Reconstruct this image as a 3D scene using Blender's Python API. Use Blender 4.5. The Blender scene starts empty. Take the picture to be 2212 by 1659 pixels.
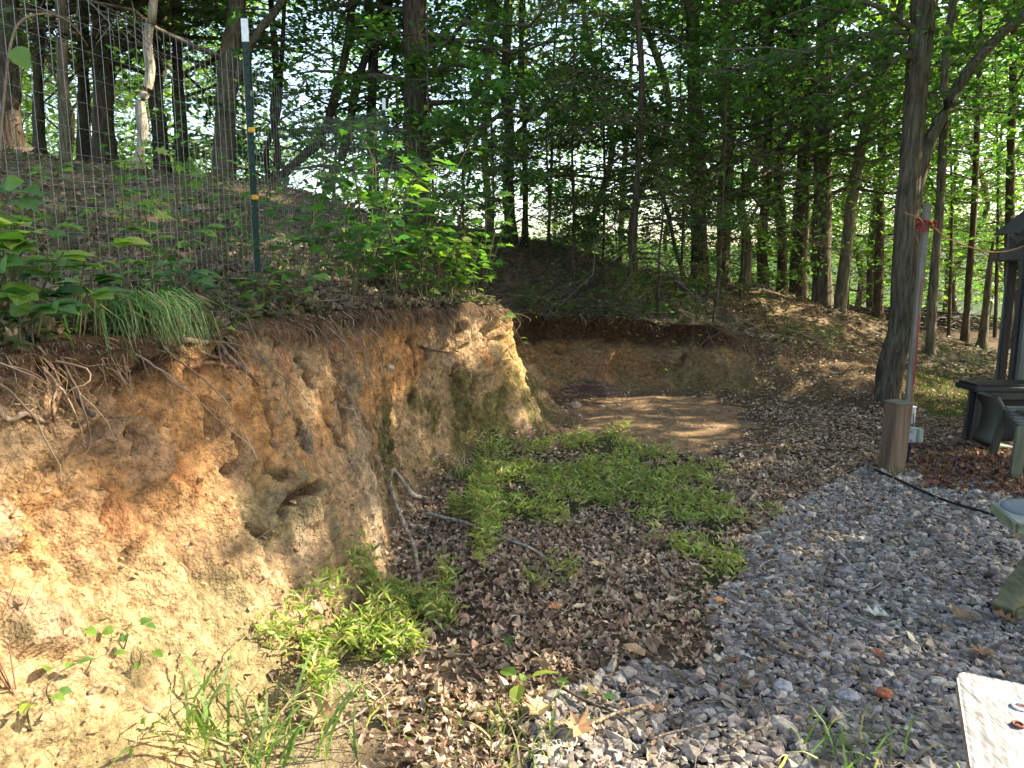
import bpy, math, random
import numpy as np
from mathutils import Matrix, Vector
random.seed(7)
rng = np.random.default_rng(7)
SC = bpy.context.scene
COL = SC.collection
# ------------------------------------------------------------------ camera, sky, sun, exposure
PITCH = math.radians(9.0); CAMZ = 1.6; F = 739.0
cam = bpy.data.cameras.new("camera"); cam.lens = F / 1024 * 36.0; cam.sensor_width = 36
cam.clip_start = 0.05; cam.clip_end = 3000
camo = bpy.data.objects.new("camera", cam); COL.objects.link(camo)
camo.location = (0, 0, CAMZ); camo.rotation_euler = (math.pi / 2 - PITCH, 0, 0); SC.camera = camo
SUN = np.array([0.80, 0.12, 0.56]); SUN /= np.linalg.norm(SUN)
elev = math.asin(SUN[2]); azim = math.atan2(SUN[0], SUN[1])
world = bpy.data.worlds.new("World"); SC.world = world; world.use_nodes = True
nt = world.node_tree; sky = nt.nodes.new("ShaderNodeTexSky"); sky.sky_type = 'NISHITA'; sky.sun_disc = False
sky.sun_elevation = elev; sky.sun_rotation = azim; sky.dust_density = 2.5; sky.air_density = 1.0
bg = nt.nodes["Background"]; bg.inputs[1].default_value = 0.15; nt.links.new(sky.outputs[0], bg.inputs[0])
sun = bpy.data.lights.new("sun", 'SUN'); sun.energy = 4.0; sun.angle = math.radians(0.55); sun.color = (1, 0.93, 0.80)
suno = bpy.data.objects.new("sun", sun); COL.objects.link(suno)
suno.rotation_euler = Vector(SUN).to_track_quat('Z', 'Y').to_euler()
SC.view_settings.view_transform = 'Standard'; SC.view_settings.look = 'None'
SC.view_settings.gamma = 1; SC.view_settings.use_curve_mapping = False
SC.view_settings.exposure = 2.2
SC.view_settings.use_white_balance = True; SC.view_settings.white_balance_temperature = 7100; SC.view_settings.white_balance_tint = 8
SC.cycles.max_bounces = 6; SC.cycles.diffuse_bounces = 4; SC.cycles.transmission_bounces = 4
SC.cycles.sample_clamp_indirect = 6

# ------------------------------------------------------------------ picture -> place helpers (2212 px wide reading of the photo)
KP = 1024 / 2212.0
FW = np.array([0, math.cos(PITCH), -math.sin(PITCH)]); UP = np.array([0, math.sin(PITCH), math.cos(PITCH)]); RT = np.array([1., 0, 0])
def ray(px, py): return FW + RT * ((px * KP - 512) / F) + UP * ((384 - py * KP) / F)
def W(px, py, d):
    r = ray(px, py); return np.array([0, 0, CAMZ]) + r * (d / r[1])
def G(px, py, z=0.0):
    r = ray(px, py); return np.array([0, 0, CAMZ]) + r * ((z - CAMZ) / r[2])
def to_px(P):
    P = np.atleast_2d(P) - np.array([0, 0, CAMZ]); f = P @ FW; f = np.where(f > .05, f, .05)
    return ((P @ RT) / f * F + 512) / KP, (384 - (P @ UP) / f * F) / KP, P @ FW

# ------------------------------------------------------------------ noise
def _h(ix, iy, iz, seed):
    n = (ix.astype(np.int64) * 374761393 + iy.astype(np.int64) * 668265263 + iz.astype(np.int64) * 1274126177 + seed * 974711) & 0xffffffff
    n = ((n ^ (n >> 13)) * 1274126177) & 0xffffffff
    n = ((n ^ (n >> 15)) * 668265263) & 0xffffffff
    return ((n ^ (n >> 16)) & 0xffffff) / float(0xffffff)
def vn(P, s=1.0, seed=0):
    P = np.asarray(P, float) * s; i = np.floor(P).astype(np.int64); f = P - i; f = f * f * (3 - 2 * f)
    x, y, z = i[..., 0], i[..., 1], i[..., 2]; fx, fy, fz = f[..., 0], f[..., 1], f[..., 2]
    r = 0
    for dx in (0, 1):
        for dy in (0, 1):
            for dz in (0, 1):
                r = r + _h(x + dx, y + dy, z + dz, seed) * (fx if dx else 1 - fx) * (fy if dy else 1 - fy) * (fz if dz else 1 - fz)
    return r * 2 - 1
def fbm(P, s=1.0, o=4, seed=0, g=0.5):
    a = 1; r = 0; t = 0
    for k in range(o): r = r + a * vn(P, s * 2.03 ** k, seed + k * 17); t += a; a *= g
    return r / t
def worley(P, s=1.0, seed=0):
    P = np.asarray(P, float) * s; i = np.floor(P).astype(np.int64); d1 = np.full(P.shape[:-1], 9.); d2 = d1.copy(); cid = np.zeros(P.shape[:-1])
    for dx in (-1, 0, 1):
        for dy in (-1, 0, 1):
            for dz in (-1, 0, 1):
                j = i + np.array([dx, dy, dz])
                q = np.stack([_h(j[..., 0], j[..., 1], j[..., 2], seed + c) for c in (1, 2, 3)], -1) + j
                d = np.linalg.norm(P - q, axis=-1); c = _h(j[..., 0], j[..., 1], j[..., 2], seed + 9)
                m = d < d1; d2 = np.where(m, d1, np.minimum(d2, d)); cid = np.where(m, c, cid); d1 = np.where(m, d, d1)
    return d1, d2, cid
def P3(x, y, z=0): return np.stack([x, y, np.zeros_like(x) + z], -1)

# ------------------------------------------------------------------ mesh + object helpers
def mesh(name, V, Fc, mat=None, col=None, smooth=True, uv=None):
    V = np.asarray(V, np.float32); Fc = np.asarray(Fc, np.int32); me = bpy.data.meshes.new(name)
    me.vertices.add(len(V)); me.vertices.foreach_set("co", V.ravel()); n, k = Fc.shape
    me.loops.add(n * k); me.loops.foreach_set("vertex_index", Fc.ravel()); me.polygons.add(n)
    me.polygons.foreach_set("loop_start", np.arange(0, n * k, k, dtype=np.int32))
    me.update(calc_edges=True)
    me.polygons.foreach_set("use_smooth", np.full(n, bool(smooth)))
    if col is not None:
        a = me.color_attributes.new("Col", 'FLOAT_COLOR', 'POINT'); c = np.ones((len(V), 4), np.float32); c[:, :3] = col
        a.data.foreach_set("color", c.ravel())
    if mat: me.materials.append(mat)
    return me
def link(name, me, parent=None, loc=None):
    o = bpy.data.objects.new(name, me); COL.objects.link(o)
    if parent is not None: o.parent = parent
    if loc is not None: o.location = loc
    return o
def mk(name, V, Fc, mat, parent=None, col=None, smooth=True, origin=None):
    V = np.asarray(V, float)
    if parent is not None:
        off = np.array(parent.location, float); g = parent.parent
        if g is not None: off = off + np.array(g.location, float)
        return link(name, mesh(name, V - off, Fc, mat, col, smooth), parent)
    org = np.zeros(3) if origin is None else np.array(origin, float)
    return link(name, mesh(name, V - org, Fc, mat, col, smooth), None, org)
def tag(o, label, cat, group=None, kind=None):
    if label: o["label"] = label
    if cat: o["category"] = cat
    if group: o["group"] = group
    if kind: o["kind"] = kind
    return o
def thing(name, loc, label, cat, group=None):
    o = bpy.data.objects.new(name, None); COL.objects.link(o); o.location = tuple(loc); o.empty_display_size = .1
    return tag(o, label, cat, group)
def cat_m(parts):
    Vs, Fs, Cs, n = [], [], [], 0
    for p in parts:
        if len(p[0]) == 0: continue
        Vs.append(p[0]); Fs.append(p[1] + n); n += len(p[0])
        if len(p) > 2 and p[2] is not None: Cs.append(p[2])
    return np.concatenate(Vs), np.concatenate(Fs), (np.concatenate(Cs) if Cs else None)
def tubes(P, R, sides=6, jit=0.0):
    """P (N,K,3) polylines, R (N,K) radii -> V, quads"""
    P = np.asarray(P, float); R = np.asarray(R, float); N, K, _ = P.shape
    T = np.gradient(P, axis=1); T /= np.linalg.norm(T, axis=2, keepdims=True) + 1e-9
    ref = np.where(np.abs(T[..., 2:3]) < .9, np.array([0, 0, 1.]), np.array([1., 0, 0]))
    A = np.cross(T, ref); A /= np.linalg.norm(A, axis=2, keepdims=True) + 1e-9; B = np.cross(T, A)
    th = np.arange(sides) * 2 * math.pi / sides
    V = P[:, :, None] + R[:, :, None, None] * (A[:, :, None] * np.cos(th)[None, None, :, None] + B[:, :, None] * np.sin(th)[None, None, :, None])
    V = V.reshape(-1, 3)
    idx = np.arange(N * K * sides).reshape(N, K, sides); nx = np.roll(idx, -1, 2)
    Fq = np.stack([idx[:, :-1], nx[:, :-1], nx[:, 1:], idx[:, 1:]], -1).reshape(-1, 4)
    return V, Fq
def tri(Fq): return np.concatenate([Fq[:, [0, 1, 2]], Fq[:, [0, 2, 3]]])
def box(c, s, R=None, bev=0.0, wob=0.0):
    """box with chamfered edges: centre, full size, rotation 3x3"""
    h = np.array(s, float) / 2; b = min(bev, h.min() * .45)
    if b <= 0:
        V = np.array([[x, y, z] for x in (-1, 1) for y in (-1, 1) for z in (-1, 1)]) * h
        Fq = np.array([[0, 1, 3, 2], [4, 6, 7, 5], [0, 4, 5, 1], [2, 3, 7, 6], [0, 2, 6, 4], [1, 5, 7, 3]])
    else:
        V = []; ids = {}
        for sx in (-1, 1):
            for sy in (-1, 1):
                for sz in (-1, 1):
                    for ax in range(3):
                        v = h * np.array([sx, sy, sz]); o = np.array([b, b, b]); o[ax] = 0
                        ids[(sx, sy, sz, ax)] = len(V); V.append(v - o * np.array([sx, sy, sz]))
        V = np.array(V); Fq = []
        for ax in range(3):
            a1, a2 = [a for a in range(3) if a != ax]
            for s_ in (-1, 1):
                q = []
                for (u, v) in ((-1, -1), (1, -1), (1, 1), (-1, 1)):
                    k = [0, 0, 0]; k[ax] = s_; k[a1] = u; k[a2] = v; q.append(ids[(*k, ax)])
                flip = (s_ > 0) ^ (ax == 1); Fq.append(q if flip else q[::-1])
            for u in (-1, 1):
                for v in (-1, 1):
                    q = []
                    k = [0, 0, 0]; k[a1] = u; k[a2] = v
                    k0 = k[:]; k0[ax] = -1; k1 = k[:]; k1[ax] = 1
                    Fq.append([ids[(*k0, a1)], ids[(*k1, a1)], ids[(*k1, a2)], ids[(*k0, a2)]])
        for key in [(x, y, z) for x in (-1, 1) for y in (-1, 1) for z in (-1, 1)]:
            q = [ids[(*key, 0)], ids[(*key, 1)], ids[(*key, 2)]]; Fq.append(q + [q[2]])
        Fq = np.array(Fq)
        Fq = Fq[[len(set(q)) == 4 for q in Fq]] if False else Fq
        tr = [[q[0], q[1], q[2]] for q in Fq] + [[q[0], q[2], q[3]] for q in Fq if q[2] != q[3]]
        Fq = np.array(tr)
    if R is not None: V = V @ np.array(R).T
    V = V + np.array(c, float)
    return V, (Fq if Fq.shape[1] == 3 else tri(Fq))
def rotz(a): c, s = math.cos(a), math.sin(a); return np.array([[c, -s, 0], [s, c, 0], [0, 0, 1]])
def frame(d, up=(0, 0, 1)):
    """rotation with local Y along d"""
    d = np.array(d, float); d /= np.linalg.norm(d); x = np.cross(d, up); x /= np.linalg.norm(x); z = np.cross(x, d)
    return np.stack([x, d, z], 1)
def beam(p, q, w, t, bev=.004, up=(0, 0, 1)):
    p = np.array(p, float); q = np.array(q, float); return box((p + q) / 2, (w, np.linalg.norm(q - p), t), frame(q - p, up), bev)
def bez(pts, n):
    pts = np.array(pts, float); m = len(pts); t = np.linspace(0, m - 1, n); i = np.clip(t.astype(int), 0, m - 2); f = (t - i)[:, None]
    p0 = pts[np.clip(i - 1, 0, m - 1)]; p1 = pts[i]; p2 = pts[i + 1]; p3 = pts[np.clip(i + 2, 0, m - 1)]
    return .5 * ((2 * p1) + (-p0 + p2) * f + (2 * p0 - 5 * p1 + 4 * p2 - p3) * f * f + (-p0 + 3 * p1 - 3 * p2 + p3) * f ** 3)
def curve_tube(pts, r, n=24, sides=6, knob=0.0, r1=None):
    p = bez(pts, n); rr = np.linspace(r, r if r1 is None else r1, n)
    if knob: rr = rr * (1 + knob * rng.uniform(-1, 1, n)); p = p + rng.normal(0, r * knob * .8, p.shape)
    V, Fq = tubes(p[None], rr[None], sides)
    # end caps
    c0, c1 = len(V), len(V) + 1; V = np.concatenate([V, p[:1], p[-1:]]); i = np.arange(sides); j = (i + 1) % sides; b = (n - 1) * sides
    return V, np.concatenate([tri(Fq), np.stack([j, i, np.full(sides, c0)], 1), np.stack([b + i, b + j, np.full(sides, c1)], 1)])

# leaves: template (n,3) in (across, along, up), faces
def tmpl(kind):
    if kind == 'dia': return np.array([[0, 0, 0], [.32, .45, .09], [0, 1, -.05], [-.32, .45, .09]]), np.array([[0, 1, 2], [0, 2, 3]])
    if kind == 'lance': return np.array([[0, 0, 0], [.075, .4, .12], [0, 1, -.1], [-.075, .4, .12]]), np.array([[0, 1, 2], [0, 2, 3]])
    if kind == 'blade':
        t = np.linspace(0, 1, 5); w = np.array([.022, .024, .02, .013]); z = np.array([0, .38, .7, .88, .86]); y = np.array([0, .06, .22, .5, .8])
        V = [[-w[i], y[i], z[i]] for i in range(4)] + [[w[i], y[i], z[i]] for i in range(4)] + [[0, y[4], z[4]]]
        Fc = []
        for i in range(3): Fc += [[i, 4 + i, 5 + i], [i, 5 + i, i + 1]]
        Fc.append([3, 7, 8]); return np.array(V), np.array(Fc)
    if kind == 'oval':
        o = [(0, 0), (.2, .12), (.33, .35), (.3, .62), (.14, .86), (0, 1.02)]
    elif kind == 'heart':
        o = [(0, .06), (.2, -.04), (.42, .12), (.44, .4), (.25, .75), (0, 1.02)]
    elif kind == 'oak':
        o = [(0, 0), (.1, .14), (.3, .2), (.14, .32), (.4, .5), (.16, .58), (.3, .84), (.08, .82), (0, 1)]
    elif kind == 'maple':
        o = [(0, .05), (.3, -.02), (.24, .2), (.56, .34), (.28, .44), (.38, .74), (.14, .64), (0, 1.02)]
    n = len(o); V = []; 
    for s in (1, -1):
        for (x, y) in o: V.append([s * x, y, 0])
    V = np.array(V, float); mid = [[0, y, 0] for y in (.0, .5, 1.0)]
    V = np.concatenate([V, [[0, .45, 0]]]); c = len(V) - 1
    Fc = [[c, i, i + 1] for i in range(n - 1)] + [[c, n + i + 1, n + i] for i in range(n - 1)]
    V[:, 2] = np.abs(V[:, 0]) * .22 - (V[:, 1] - .4) ** 2 * .22
    return V, np.array(Fc)
def curl(V, a, b):
    V = V.copy(); V[:, 2] += a * V[:, 0] ** 2 * 3 + b * (V[:, 1] - .5) ** 2 * 2.2 + .07 * np.sin(9 * V[:, 1] + 4 * V[:, 0]); return V
def leaves(P, D, N, S, T, col=None):
    """batch of leaves; P,D,N (n,3), S (n,), T template"""
    D = D / (np.linalg.norm(D, axis=1, keepdims=True) + 1e-9); B = np.cross(D, N); B /= (np.linalg.norm(B, axis=1, keepdims=True) + 1e-9); N = np.cross(B, D)
    tv, tf = T; n = len(P)
    V = P[:, None] + S[:, None, None] * (B[:, None] * tv[None, :, 0:1] + D[:, None] * tv[None, :, 1:2] + N[:, None] * tv[None, :, 2:3])
    Fc = tf[None] + (np.arange(n) * len(tv))[:, None, None]
    c = None if col is None else np.repeat(col, len(tv), 0)
    return V.reshape(-1, 3), Fc.reshape(-1, tf.shape[1]), c
def rdir(n, zs=.3):
    a = rng.uniform(0, 2 * math.pi, n); return np.stack([np.cos(a), np.sin(a), rng.normal(0, zs, n)], 1)
def rup(n, t=.35):
    v = rng.normal(0, t, (n, 3)); v[:, 2] = 1; return v / np.linalg.norm(v, axis=1, keepdims=True)
def pal(cols, n, v=.25):
    c = np.array(cols)[rng.integers(0, len(cols), n)]; return np.clip(c * (1 + rng.uniform(-v, v, (n, 1))), 0, 1)

# ------------------------------------------------------------------ materials
def new_mat(name):
    m = bpy.data.materials.new(name); m.use_nodes = True; n = m.node_tree.nodes; return m, n, m.node_tree.links, n["Principled BSDF"]
def mix_mul(n, l, a, fac_out, lo, hi):
    mr = n.new("ShaderNodeMapRange"); mr.inputs[1].default_value = .3; mr.inputs[2].default_value = .7; mr.inputs[3].default_value = lo; mr.inputs[4].default_value = hi
    l.new(fac_out, mr.inputs[0]); mx = n.new("ShaderNodeVectorMath"); mx.operation = 'SCALE'; l.new(a, mx.inputs[0]); l.new(mr.outputs[0], mx.inputs[3]); return mx.outputs[0]
def tex(n, l, kind, scale, detail=4, stretch=None, rough=.6):
    tc = n.new("ShaderNodeTexCoord"); src = tc.outputs["Object"]
    if stretch: mp = n.new("ShaderNodeMapping"); mp.inputs["Scale"].default_value = stretch; l.new(src, mp.inputs[0]); src = mp.outputs[0]
    if kind == 'noise':
        t = n.new("ShaderNodeTexNoise"); t.inputs["Scale"].default_value = scale; t.inputs["Detail"].default_value = detail; t.inputs["Roughness"].default_value = rough; l.new(src, t.inputs["Vector"]); return t.outputs["Fac"]
    t = n.new("ShaderNodeTexVoronoi"); t.inputs["Scale"].default_value = scale; l.new(src, t.inputs["Vector"]); return t.outputs["Distance"]
def bump(n, l, b, src, strength, dist):
    bp = n.new("ShaderNodeBump"); bp.inputs["Strength"].default_value = strength; bp.inputs["Distance"].default_value = dist; l.new(src, bp.inputs["Height"])
    if b.inputs["Normal"].links: l.new(b.inputs["Normal"].links[0].from_socket, bp.inputs["Normal"])
    l.new(bp.outputs[0], b.inputs["Normal"])
def mat_vc(name, rough=.9, var=(.75, 1.25, 30), bumps=(), color=None, stretch=None, spec=.3):
    m, n, l, b = new_mat(name); b.inputs["Roughness"].default_value = rough; b.inputs["Specular IOR Level"].default_value = spec
    if color is None: a = n.new("ShaderNodeAttribute"); a.attribute_name = "Col"; src = a.outputs["Color"]
    else: a = n.new("ShaderNodeRGB"); a.outputs[0].default_value = (*color, 1); src = a.outputs[0]
    if var: src = mix_mul(n, l, src, tex(n, l, 'noise', var[2], 5, stretch), var[0], var[1])
    l.new(src, b.inputs["Base Color"])
    for (kind, sc, st, di) in bumps: bump(n, l, b, tex(n, l, kind, sc, 5, stretch), st, di)
    return m
def mat_leaf(name, trans=.42, color=None, rough=.5):
    m, n, l, b = new_mat(name); out = n["Material Output"]
    if color is None: a = n.new("ShaderNodeAttribute"); a.attribute_name = "Col"; src = a.outputs["Color"]
    else: a = n.new("ShaderNodeRGB"); a.outputs[0].default_value = (*color, 1); src = a.outputs[0]
    src = mix_mul(n, l, src, tex(n, l, 'noise', 40, 3), .8, 1.2)
    l.new(src, b.inputs["Base Color"]); b.inputs["Roughness"].default_value = rough; b.inputs["Specular IOR Level"].default_value = .35
    tr = n.new("ShaderNodeBsdfTranslucent"); v = n.new("ShaderNodeVectorMath"); v.operation = 'MULTIPLY'; v.inputs[1].default_value = (1.4, 1.9, .8); l.new(src, v.inputs[0]); l.new(v.outputs[0], tr.inputs[0])
    mx = n.new("ShaderNodeMixShader"); mx.inputs[0].default_value = trans; l.new(b.outputs[0], mx.inputs[1]); l.new(tr.outputs[0], mx.inputs[2]); l.new(mx.outputs[0], out.inputs[0]); return m
M_soil = mat_vc("soil", .95, (.5, 1.5, 26), (('noise', 34, .9, .035), ('noise', 130, .8, .010), ('voronoi', 75, .5, .012)), spec=.12)
M_ground = mat_vc("ground_soil", .95, (.55, 1.4, 9), (('noise', 30, .8, .03), ('noise', 170, .6, .008)), spec=.15)
M_leaf = mat_leaf("leaf", .52); M_grass = mat_leaf("grass", .42)
M_litter = mat_leaf("dry_leaf", .12, rough=.75)
M_stone = mat_vc("stone", .8, (.65, 1.35, 60), (('noise', 120, .4, .004),))
M_bark = mat_vc("bark", .97, (.3, 1.75, 34), (('noise', 26, 1.0, .06), ('noise', 80, .6, .015)), stretch=(1, 1, .13), spec=.1)
M_twig = mat_vc("twig", .9, (.7, 1.3, 30), ())
M_wood = mat_vc("weathered_wood", .85, (.6, 1.35, 40), (('noise', 60, .5, .004),), stretch=(1, .06, 1))
M_woodz = mat_vc("weathered_post", .85, (.6, 1.35, 40), (('noise', 60, .5, .004),), stretch=(1, 1, .06))
def flat(name, c, rough=.6, metal=0.0, var=(.85, 1.15, 20)):
    m = mat_vc(name, rough, var, (('noise', 50, .15, .003),), color=c); m.node_tree.nodes["Principled BSDF"].inputs["Metallic"].default_value = metal; return m
M_steel = flat("galvanised_wire", (.18, .185, .19), .45, .6); M_green = flat("post_paint", (.012, .035, .024), .5); M_white = flat("white_paint", (.75, .76, .75), .6)
M_yellow = flat("yellow_plastic", (.65, .35, .03)); M_grey = flat("grey_plastic", (.33, .36, .36), .5); M_black = flat("black_rubber", (.012, .012, .013), .6)
M_red = flat("red_cord", (.28, .03, .022), .7); M_orange = flat("faded_rope", (.42, .2, .1), .8); M_rust = flat("rusty_bolt", (.16, .06, .04), .7, .3)
M_plastic = flat("grey_green_plastic", (.075, .08, .058), .55); M_slate = flat("round_pad", (.17, .19, .2), .8); M_roof = flat("roofing", (.075, .068, .055), .85); M_brick = flat("orange_stone", (.38, .11, .045), .85, var=(.6, 1.4, 60))

# ------------------------------------------------------------------ where the sun gets through (crowns have gaps there)
WIN = []
def win(p, r, k=.985): WIN.append((np.array(p, float), r, k))
for a in [(-1.3, 2.15, .85, .24), (-1.0, 2.2, .30, .58), (-.85, 2.65, .15, .46), (-1.15, 2.5, .5, .22), (-1.25, 2.75, .7, .18), (-1.0, 3.2, .5, .16), (-1.4, 2.5, 1.1, .10), (-1.15, 2.9, .95, .13), (-1.05, 3.55, .9, .12), (-.95, 4.0, .55, .13), (-.85, 4.6, .9, .12), (-.7, 5.2, .75, .10), (-1.0, 3.9, 1.1, .08), (-1.35, 2.1, 1.15, .12), (-.7, 2.0, 0, .5), (-.35, 2.0, 0, .25), (-1.35, 1.6, .5, .45),
          (-1.15, 3.2, 1.15, .14), (-.75, 3.75, .25, .16),
          (-.12, 6.85, 1.0, .28), (.02, 6.95, .65, .22), (.1, 6.9, .45, .15), (-.1, 6.5, 1.35, .35), (-.35, 6.1, 1.1, .14), (-.3, 5.9, .35, .10), (-.6, 5.9, 1.5, .2),
          (.22, 2.25, 0, .18), (.55, 2.1, 0, .25), (.85, 2.0, 0, .24), (.15, 2.6, 0, .12), (.15, 2.5, 0, .12), (1.25, 1.7, .45, .42)]:
    win(a[:3], a[3], 1.01 if a[0] > 1 else .985)
for (px, py, d, r) in [(80, 340, 9, .16), (250, 365, 9.3, .18), (310, 250, 9.4, .55), (310, 120, 9.4, .5), (400, 430, 8.5, .25), (470, 455, 8, .2), (620, 520, 6.5, .3), (690, 590, 5.5, .3), (560, 470, 8, .2), (480, 330, 10.8, .2),
                       (860, 420, 6.3, .3), (1040, 560, 6.7, .4), (950, 560, 6.4, .2), (1000, 640, 6.8, .2), (1700, 665, 12.3, .16), (1640, 655, 12.6, .12), (1780, 690, 12.2, .14), (1560, 780, 9.3, .17), (1520, 745, 9.5, .10), (1640, 715, 11, .11), (1290, 800, 9.4, .16), (1350, 770, 9.6, .09),
                       (1850, 860, 9, .14), (1780, 790, 9.6, .16), (2050, 790, 10.5, .25), (2040, 860, 9, .3), (1130, 460, 15, .4), (1870, 450, 17, .5), (1450, 700, 10, .12), (2000, 600, 7.6, .15), (1480, 955, 7, .10)]:
    win(W(px, py, d), r)
def keep(P):
    m = np.ones(len(P), bool); rr = rng.random(len(P)); nz = vn(P, 2.2, 5) * .16
    for c, r, k in WIN:
        v = P - c; t = v @ SUN; d = np.linalg.norm(v - t[:, None] * SUN, axis=1)
        m &= ~((t > .4) & (d < r * (1.08 + nz)) & (rr < k))
    return m

# ------------------------------------------------------------------ terrain
ST = [  # base xyz, crest xyz, outer xy
    ((-1.15, -.8, 0), (-1.85, -.8, 1.36), (-14, -3)), ((-1.12, .6, 0), (-1.80, .6, 1.36), (-14, 0)), ((-1.05, 1.7, 0), (-1.72, 1.6, 1.36), (-14, 3)),
    ((-.84, 2.6, 0), (-1.50, 2.5, 1.36), (-14, 7)), ((-.60, 3.4, 0), (-1.20, 3.6, 1.36), (-13, 12)), ((-.66, 4.4, 0), (-.98, 4.6, 1.34), (-11, 17)),
    ((-.52, 5.3, 0), (-.74, 5.5, 1.30), (-8, 21)), ((-.08, 6.3, 0), (-.36, 6.35, 1.28), (-5, 23)), ((.40, 6.95, 0), (-.14, 6.95, 1.24), (-3.5, 24)),
    ((.62, 7.65, 0), (-.32, 7.55, 1.16), (-2.2, 24)), ((.52, 8.5, 0), (-.42, 8.7, 1.07), (-1, 24)), ((.85, 9.05, 0), (.25, 9.5, .99), (.6, 24)), ((1.7, 9.15, 0), (1.55, 9.62, .90), (3, 24)),
    ((2.5, 9.05, 0), (2.5, 9.55, .84), (5, 24)), ((3.05, 8.55, 0), (3.25, 9.5, .66), (7, 24)), ((3.8, 8.1, 0), (3.95, 9.8, .56), (9, 24)), ((4.6, 8.05, 0), (4.7, 10.0, .44), (11, 23)),
    ((5.5, 8.5, -.02), (5.6, 10.0, .18), (13, 22)), ((6.5, 9.3, -.06), (6.6, 9.9, -.02), (15, 20))]
cp = [(*s[1],) for s in ST]
for (px, py, d) in [(0, 330, 9.5), (150, 350, 9.5), (300, 375, 10), (430, 400, 10.5), (550, 430, 11), (690, 452, 11.5), (800, 478, 12), (900, 490, 12.5), (1000, 502, 13), (1100, 515, 13), (1170, 532, 13),
                    (1300, 565, 13), (1400, 592, 13), (1530, 622, 13.5), (1650, 622, 13.5), (1740, 645, 14), (1880, 700, 15.5), (565, 600, 4.4), (840, 492, 8.5), (0, 600, 4.0), (300, 560, 5.6), (1640, 715, 11), (1800, 745, 11)]:
    cp.append(tuple(W(px, py, d)))
cp += [(-9, 6, 3.0), (-8, 2, 2.6), (-6, 0, 2.4), (-6, 20, .6), (-11, 14, 1.5), (-1, 21, .3), (3, 21, -.1), (8, 20, -.5), (11, 17, -.3), (9, 12, -.15)]
cp += [(s[2][0], s[2][1], -1.3) for s in ST[4:-3]] + [(-14, 0, 2), (-14, 4, 2), (13, 22, -1.2), (15, 20, -.9)]
cp = np.array(cp)
def _tps(r): return np.where(r > 0, r * r * np.log(r + 1e-9), 0)
_n = len(cp); _K = _tps(np.linalg.norm(cp[:, None, :2] - cp[None, :, :2], axis=2)) + np.eye(_n) * .02; _Pm = np.c_[np.ones(_n), cp[:, :2]]
_A = np.block([[_K, _Pm], [_Pm.T, np.zeros((3, 3))]]); _w = np.linalg.solve(_A, np.r_[cp[:, 2], 0, 0, 0])
def hill(x, y):
    q = np.stack([x, y], -1); sh = q.shape[:-1]; q = q.reshape(-1, 2); out = np.zeros(len(q))
    for i in range(0, len(q), 40000):
        s = q[i:i + 40000]; out[i:i + 40000] = _tps(np.linalg.norm(s[:, None] - cp[None, :, :2], axis=2)) @ _w[:_n] + _w[_n] + s @ _w[_n + 1:]
    return out.reshape(sh)
def smooth01(t): t = np.clip(t, 0, 1); return t * t * (3 - 2 * t)
def ground_z(x, y):
    p = P3(x, y); r = np.hypot(x - 2, y - 3); z = fbm(p, .9, 3, 3) * .035 + fbm(p, 6, 3, 9) * .012
    t = np.clip(r - 19, 0, None); z = z - 9 * (1 - np.exp(-t / 32)) + smooth01((r - 150) / 400) * (30 + 26 * fbm(p, .006, 3, 21))
    return z
def lerp_st(u, k):
    a = np.array([s[k] for s in ST], float); return bez(a, len(u)) if False else _cr(a, u)
def _cr(a, t):
    m = len(a); i = np.clip(t.astype(int), 0, m - 2); f = (t - i)[:, None]
    p0 = a[np.clip(i - 1, 0, m - 1)]; p1 = a[i]; p2 = a[i + 1]; p3 = a[np.clip(i + 2, 0, m - 1)]
    return .5 * ((2 * p1) + (-p0 + p2) * f + (2 * p0 - 5 * p1 + 4 * p2 - p3) * f * f + (-p0 + 3 * p1 - 3 * p2 + p3) * f ** 3)
# u sampling ~1.4 cm along the crest near the camera
_us = np.linspace(0, len(ST) - 1.001, 4000); _c = (_cr(np.array([s[1] for s in ST]), _us) + _cr(np.array([s[0] for s in ST]), _us)) / 2
_ds = np.r_[0, np.linalg.norm(np.diff(_c, axis=0), axis=1) / np.clip(np.linalg.norm(_c[1:, :2], axis=1), 2.2, 12)]; _s = np.cumsum(_ds)
NU, NV = 1000, 170
U = np.interp(np.linspace(0, _s[-1], NU), _s, _us)
Bp = _cr(np.array([s[0] for s in ST]), U); Cp = _cr(np.array([s[1] for s in ST]), U); Op = _cr(np.array([s[2] for s in ST]), U)
tv = np.linspace(0, 1, NV)
pr = np.array([(-.30, -.03), (.08, .03), (.31, .115), (.52, .27), (.69, .50), (.83, .74), (.93, .90), (.90, .965), (1.0, 1.0)])
ps = np.array([(-.24, -.03), (.08, .04), (.24, .16), (.40, .35), (.60, .60), (.70, .78), (.78, .90), (.80, .965), (1.0, 1.0)])
kk = np.linspace(0, 1, len(pr)); mixu = (.5 + .5 * np.clip(fbm(P3(U * 1.3, U * 0), 1, 2, 4) * 2.2, -1, 1))[:, None]
hf = np.interp(tv, kk, pr[:, 0])[None] * (1 - mixu) + np.interp(tv, kk, ps[:, 0])[None] * mixu
zf = np.interp(tv, kk, pr[:, 1])[None] * (1 - mixu) + np.interp(tv, kk, ps[:, 1])[None] * mixu
wr_ = smooth01((U - 13.1) / 1.3)[:, None]; hf = hf * (1 - wr_) + tv[None] * wr_; zf = zf * (1 - wr_) + (tv[None] ** 1.15) * wr_
X = Bp[:, None, :] + (Cp - Bp)[:, None, :] * np.stack([hf, hf, zf], -1)
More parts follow.
